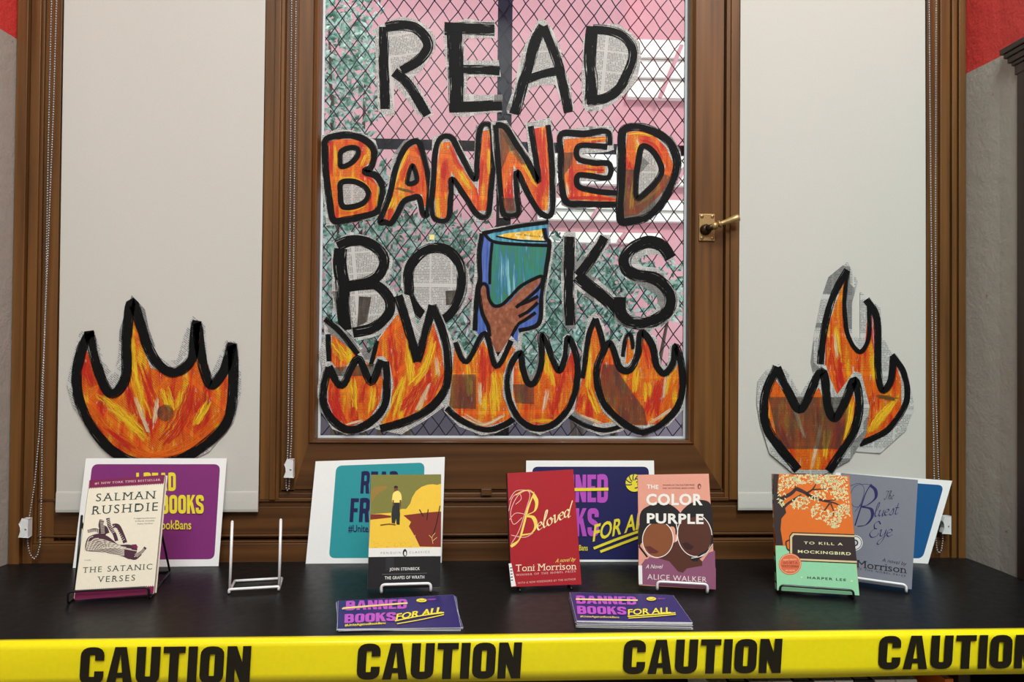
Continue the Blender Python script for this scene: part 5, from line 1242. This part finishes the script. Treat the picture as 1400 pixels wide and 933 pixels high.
# ================================================================== CARD STACKS
CARDN = ink(42, 34, 104)
def card(quad, z, full, label, group, crop, th, jitter=(0, 0, 0)):
    """quad in crop px for the topmost card's surface at height z"""
    s = Surf((0, 0, z), (0, 0, 1), crop, step=.00002)
    s.base(quad, PAPER, th); s.poly([((q[0] * .998 + .002 * sum(p[0] for p in quad) / 4), (q[1] * .998 + .002 * sum(p[1] for p in quad) / 4)) for q in quad], CARDN)
    if full: full(s)
    dx, dy, rz = jitter
    if rz or dx or dy:
        c = sum(s.v, Vector()) / len(s.v); m_ = Matrix.Rotation(R(rz), 3, 'Z'); s.v = [m_ @ (v - c) + c + Vector((dx, dy, 0)) for v in s.v]
    o = s.build('promo_card'); tag(o, label, 'card', group); return o
def artA(s):
    s.block('BANNED', 242, 783, 520, 42, MAG, dy=-8, slant=.05); s.block('BOOKS', 236, 842, 470, 40, MAG, dy=-8, slant=.05)
    s.stroke([(230,776),(380,764),(524,753)], 7, ink(240, 220, 140)); s.text('FOR ALL', 470, 830, 680, 28, YEL, dy=-32, slant=.25, bold=.02)
    s.stroke([(466,835),(580,812),(690,797)], 5, YEL); s.stroke([(476,848),(590,828),(690,806)], 4, YEL)
    s.text('#UniteAgainstBookBans', 238, 858, 424, 9, YEL, dy=-10, bold=.012); s.poly([(590 + 21 * math.cos(k * .35), 741 + 9 * math.sin(k * .35)) for k in range(18)], YEL)
    s.stroke([(576,739),(590,744),(604,738)], 2, CARDN); s.text('LIBRARY', 618, 740, 655, 7, MAG)
crA = (400, 600, 3.333); qA = [(208,740),(735,712),(768,862),(204,868)]
nA = 6; tA = .0007
for k in range(nA):
    top = k == nA - 1
    card(qA, tA * (k + 1) + .0002, artA if top or k == nA - 2 else None, 'topmost purple promo card of the left stack, printed BANNED BOOKS FOR ALL' if top else 'purple promo card fanned under the top card of the left stack', 'purple cards in the left stack', crA, tA * .9, (0, 0, 0) if top else ((nA - 1 - k) * .0006 - .001, (nA - 1 - k) * -.0016, [-2.0, 1.5, -1.0, 2.6, 1.2][k % 5]))
def artB(s):
    s.block('BANNED', 428, 752, 700, 36, MAG, dy=6, slant=-.08); s.block('BOOKS', 432, 800, 655, 36, MAG, dy=6, slant=-.08)
    s.stroke([(424,735),(560,738),(706,740)], 7, ink(240, 220, 140)); s.text('FOR ALL', 662, 808, 858, 26, YEL, dy=-10, slant=.0, bold=.02)
    s.stroke([(660,814),(770,806),(878,798)], 5, YEL); s.stroke([(664,822),(780,814),(880,805)], 4, YEL)
    s.text('#UniteAgainstBookBans', 444, 818, 622, 8, YEL, dy=4, bold=.012); s.poly([(768 + 22 * math.cos(k * .35), 734 + 9 * math.sin(k * .35)) for k in range(18)], YEL)
    s.stroke([(754,733),(768,738),(782,732)], 2, CARDN); s.text('LIBRARY', 796, 736, 832, 6, MAG)
crB = (660, 600, 3.333); qB = [(396,700),(868,714),(955,838),(428,830)]
nB = 12; tB = .00095
for k in range(nB):
    top = k == nB - 1
    rj = random.Random(k)
    # every card keeps the top card's plan position
    s0 = Surf((0, 0, tB * nB + .0002), (0, 0, 1), crB)
    W0 = [s0.w(*q) for q in qB]; z = tB * (k + 1) + .0002
    if top: card(qB, tB * nB + .0002, artB, 'topmost purple promo card of the thicker right stack, printed BANNED BOOKS FOR ALL', 'purple cards in the right stack', crB, tB * .9)
    else:
        mb = MB(); j = Vector((rj.uniform(-.0022, .0022), rj.uniform(-.0022, .0012), 0)); c = sum(W0, Vector()) / 4; m_ = Matrix.Rotation(R(rj.uniform(-.8, .8)), 3, 'Z')
        Q = [m_ @ (v - c) + c + j for v in W0]
        P = [Vector((v.x, v.y, z - tB * .92)) for v in Q] + [Vector((v.x, v.y, z - .00002)) for v in Q]
        mb.hexa(P); mb.add([p + Vector((0, 0, .00002)) for p in P[4:]], [(0, 1, 2, 3)], 1)
        tag(mb.build('promo_card', [PAPER, CARDN]), 'white edged promo card pressed under the top card of the right stack', 'card', 'purple cards in the right stack')

# ================================================================== BOOKS UNDER THE LEDGE
rg = random.Random(11)
xb0 = X(960, YF + .08, 930)
cols = [(228, 226, 220), (38, 36, 40), (214, 208, 198), (232, 230, 226), (60, 52, 50), (220, 216, 210), (236, 234, 230), (44, 40, 44), (226, 222, 214), (230, 228, 222)]
x = xb0 + .045
labs = 'tilted shelf book with white page edges under the right end of the tape'
for k, c_ in enumerate(cols):
    th = rg.uniform(.028, .037); hgt = .248; y0, y1 = YF + .034, YF + .19; tl = .05
    o = empty('shelf_book', (x + th / 2, (y0 + y1) / 2, -.34), labs, 'book', 'books on the shelf under the ledge')
    sh = lambda px_, z_: px_ - tl * (z_ / hgt)
    pg = MB(); pg.hexa([(sh(x + .003, 0), y0 + .004, -.339), (sh(x + th - .003, 0), y0 + .004, -.339), (sh(x + th - .003, 0), y1 - .004, -.339), (sh(x + .003, 0), y1 - .004, -.339), (sh(x + .003, hgt), y0 + .004, -.34 + hgt), (sh(x + th - .003, hgt), y0 + .004, -.34 + hgt), (sh(x + th - .003, hgt), y1 - .004, -.34 + hgt), (sh(x + .003, hgt), y1 - .004, -.34 + hgt)])
    pg.build('page_block', [PAGES], o)
    cv = MB()
    for (u0, u1, ya_, yb_) in ((0, .003, y0, y1), (th - .003, th, y0, y1), (.003, th - .003, y0, y0 + .003)):
        cv.hexa([(sh(x + u0, 0), ya_, -.34), (sh(x + u1, 0), ya_, -.34), (sh(x + u1, 0), yb_, -.34), (sh(x + u0, 0), yb_, -.34), (sh(x + u0, hgt), ya_, -.338 + hgt), (sh(x + u1, hgt), ya_, -.338 + hgt), (sh(x + u1, hgt), yb_, -.338 + hgt), (sh(x + u0, hgt), yb_, -.338 + hgt)])
    cv.build('cover', [ink(*c_)], o)
    x += th + .002
o = empty('shelf_book', (X(1295, YF + .06, 928), YF + .1, -.34), 'upright orange shelf book under the ledge at the right end', 'book')
xo = X(1289, YF + .04, 928); pg = MB(); pg.box(xo + .002, xo + .012, YF + .038, YF + .18, -.338, -.092); pg.build('page_block', [PAGES], o)
cv = MB(); cv.box(xo, xo + .002, YF + .034, YF + .184, -.34, -.09); cv.box(xo + .012, xo + .014, YF + .034, YF + .184, -.34, -.09); cv.box(xo + .002, xo + .012, YF + .034, YF + .037, -.34, -.09); cv.build('cover', [ink(226, 120, 34)], o)
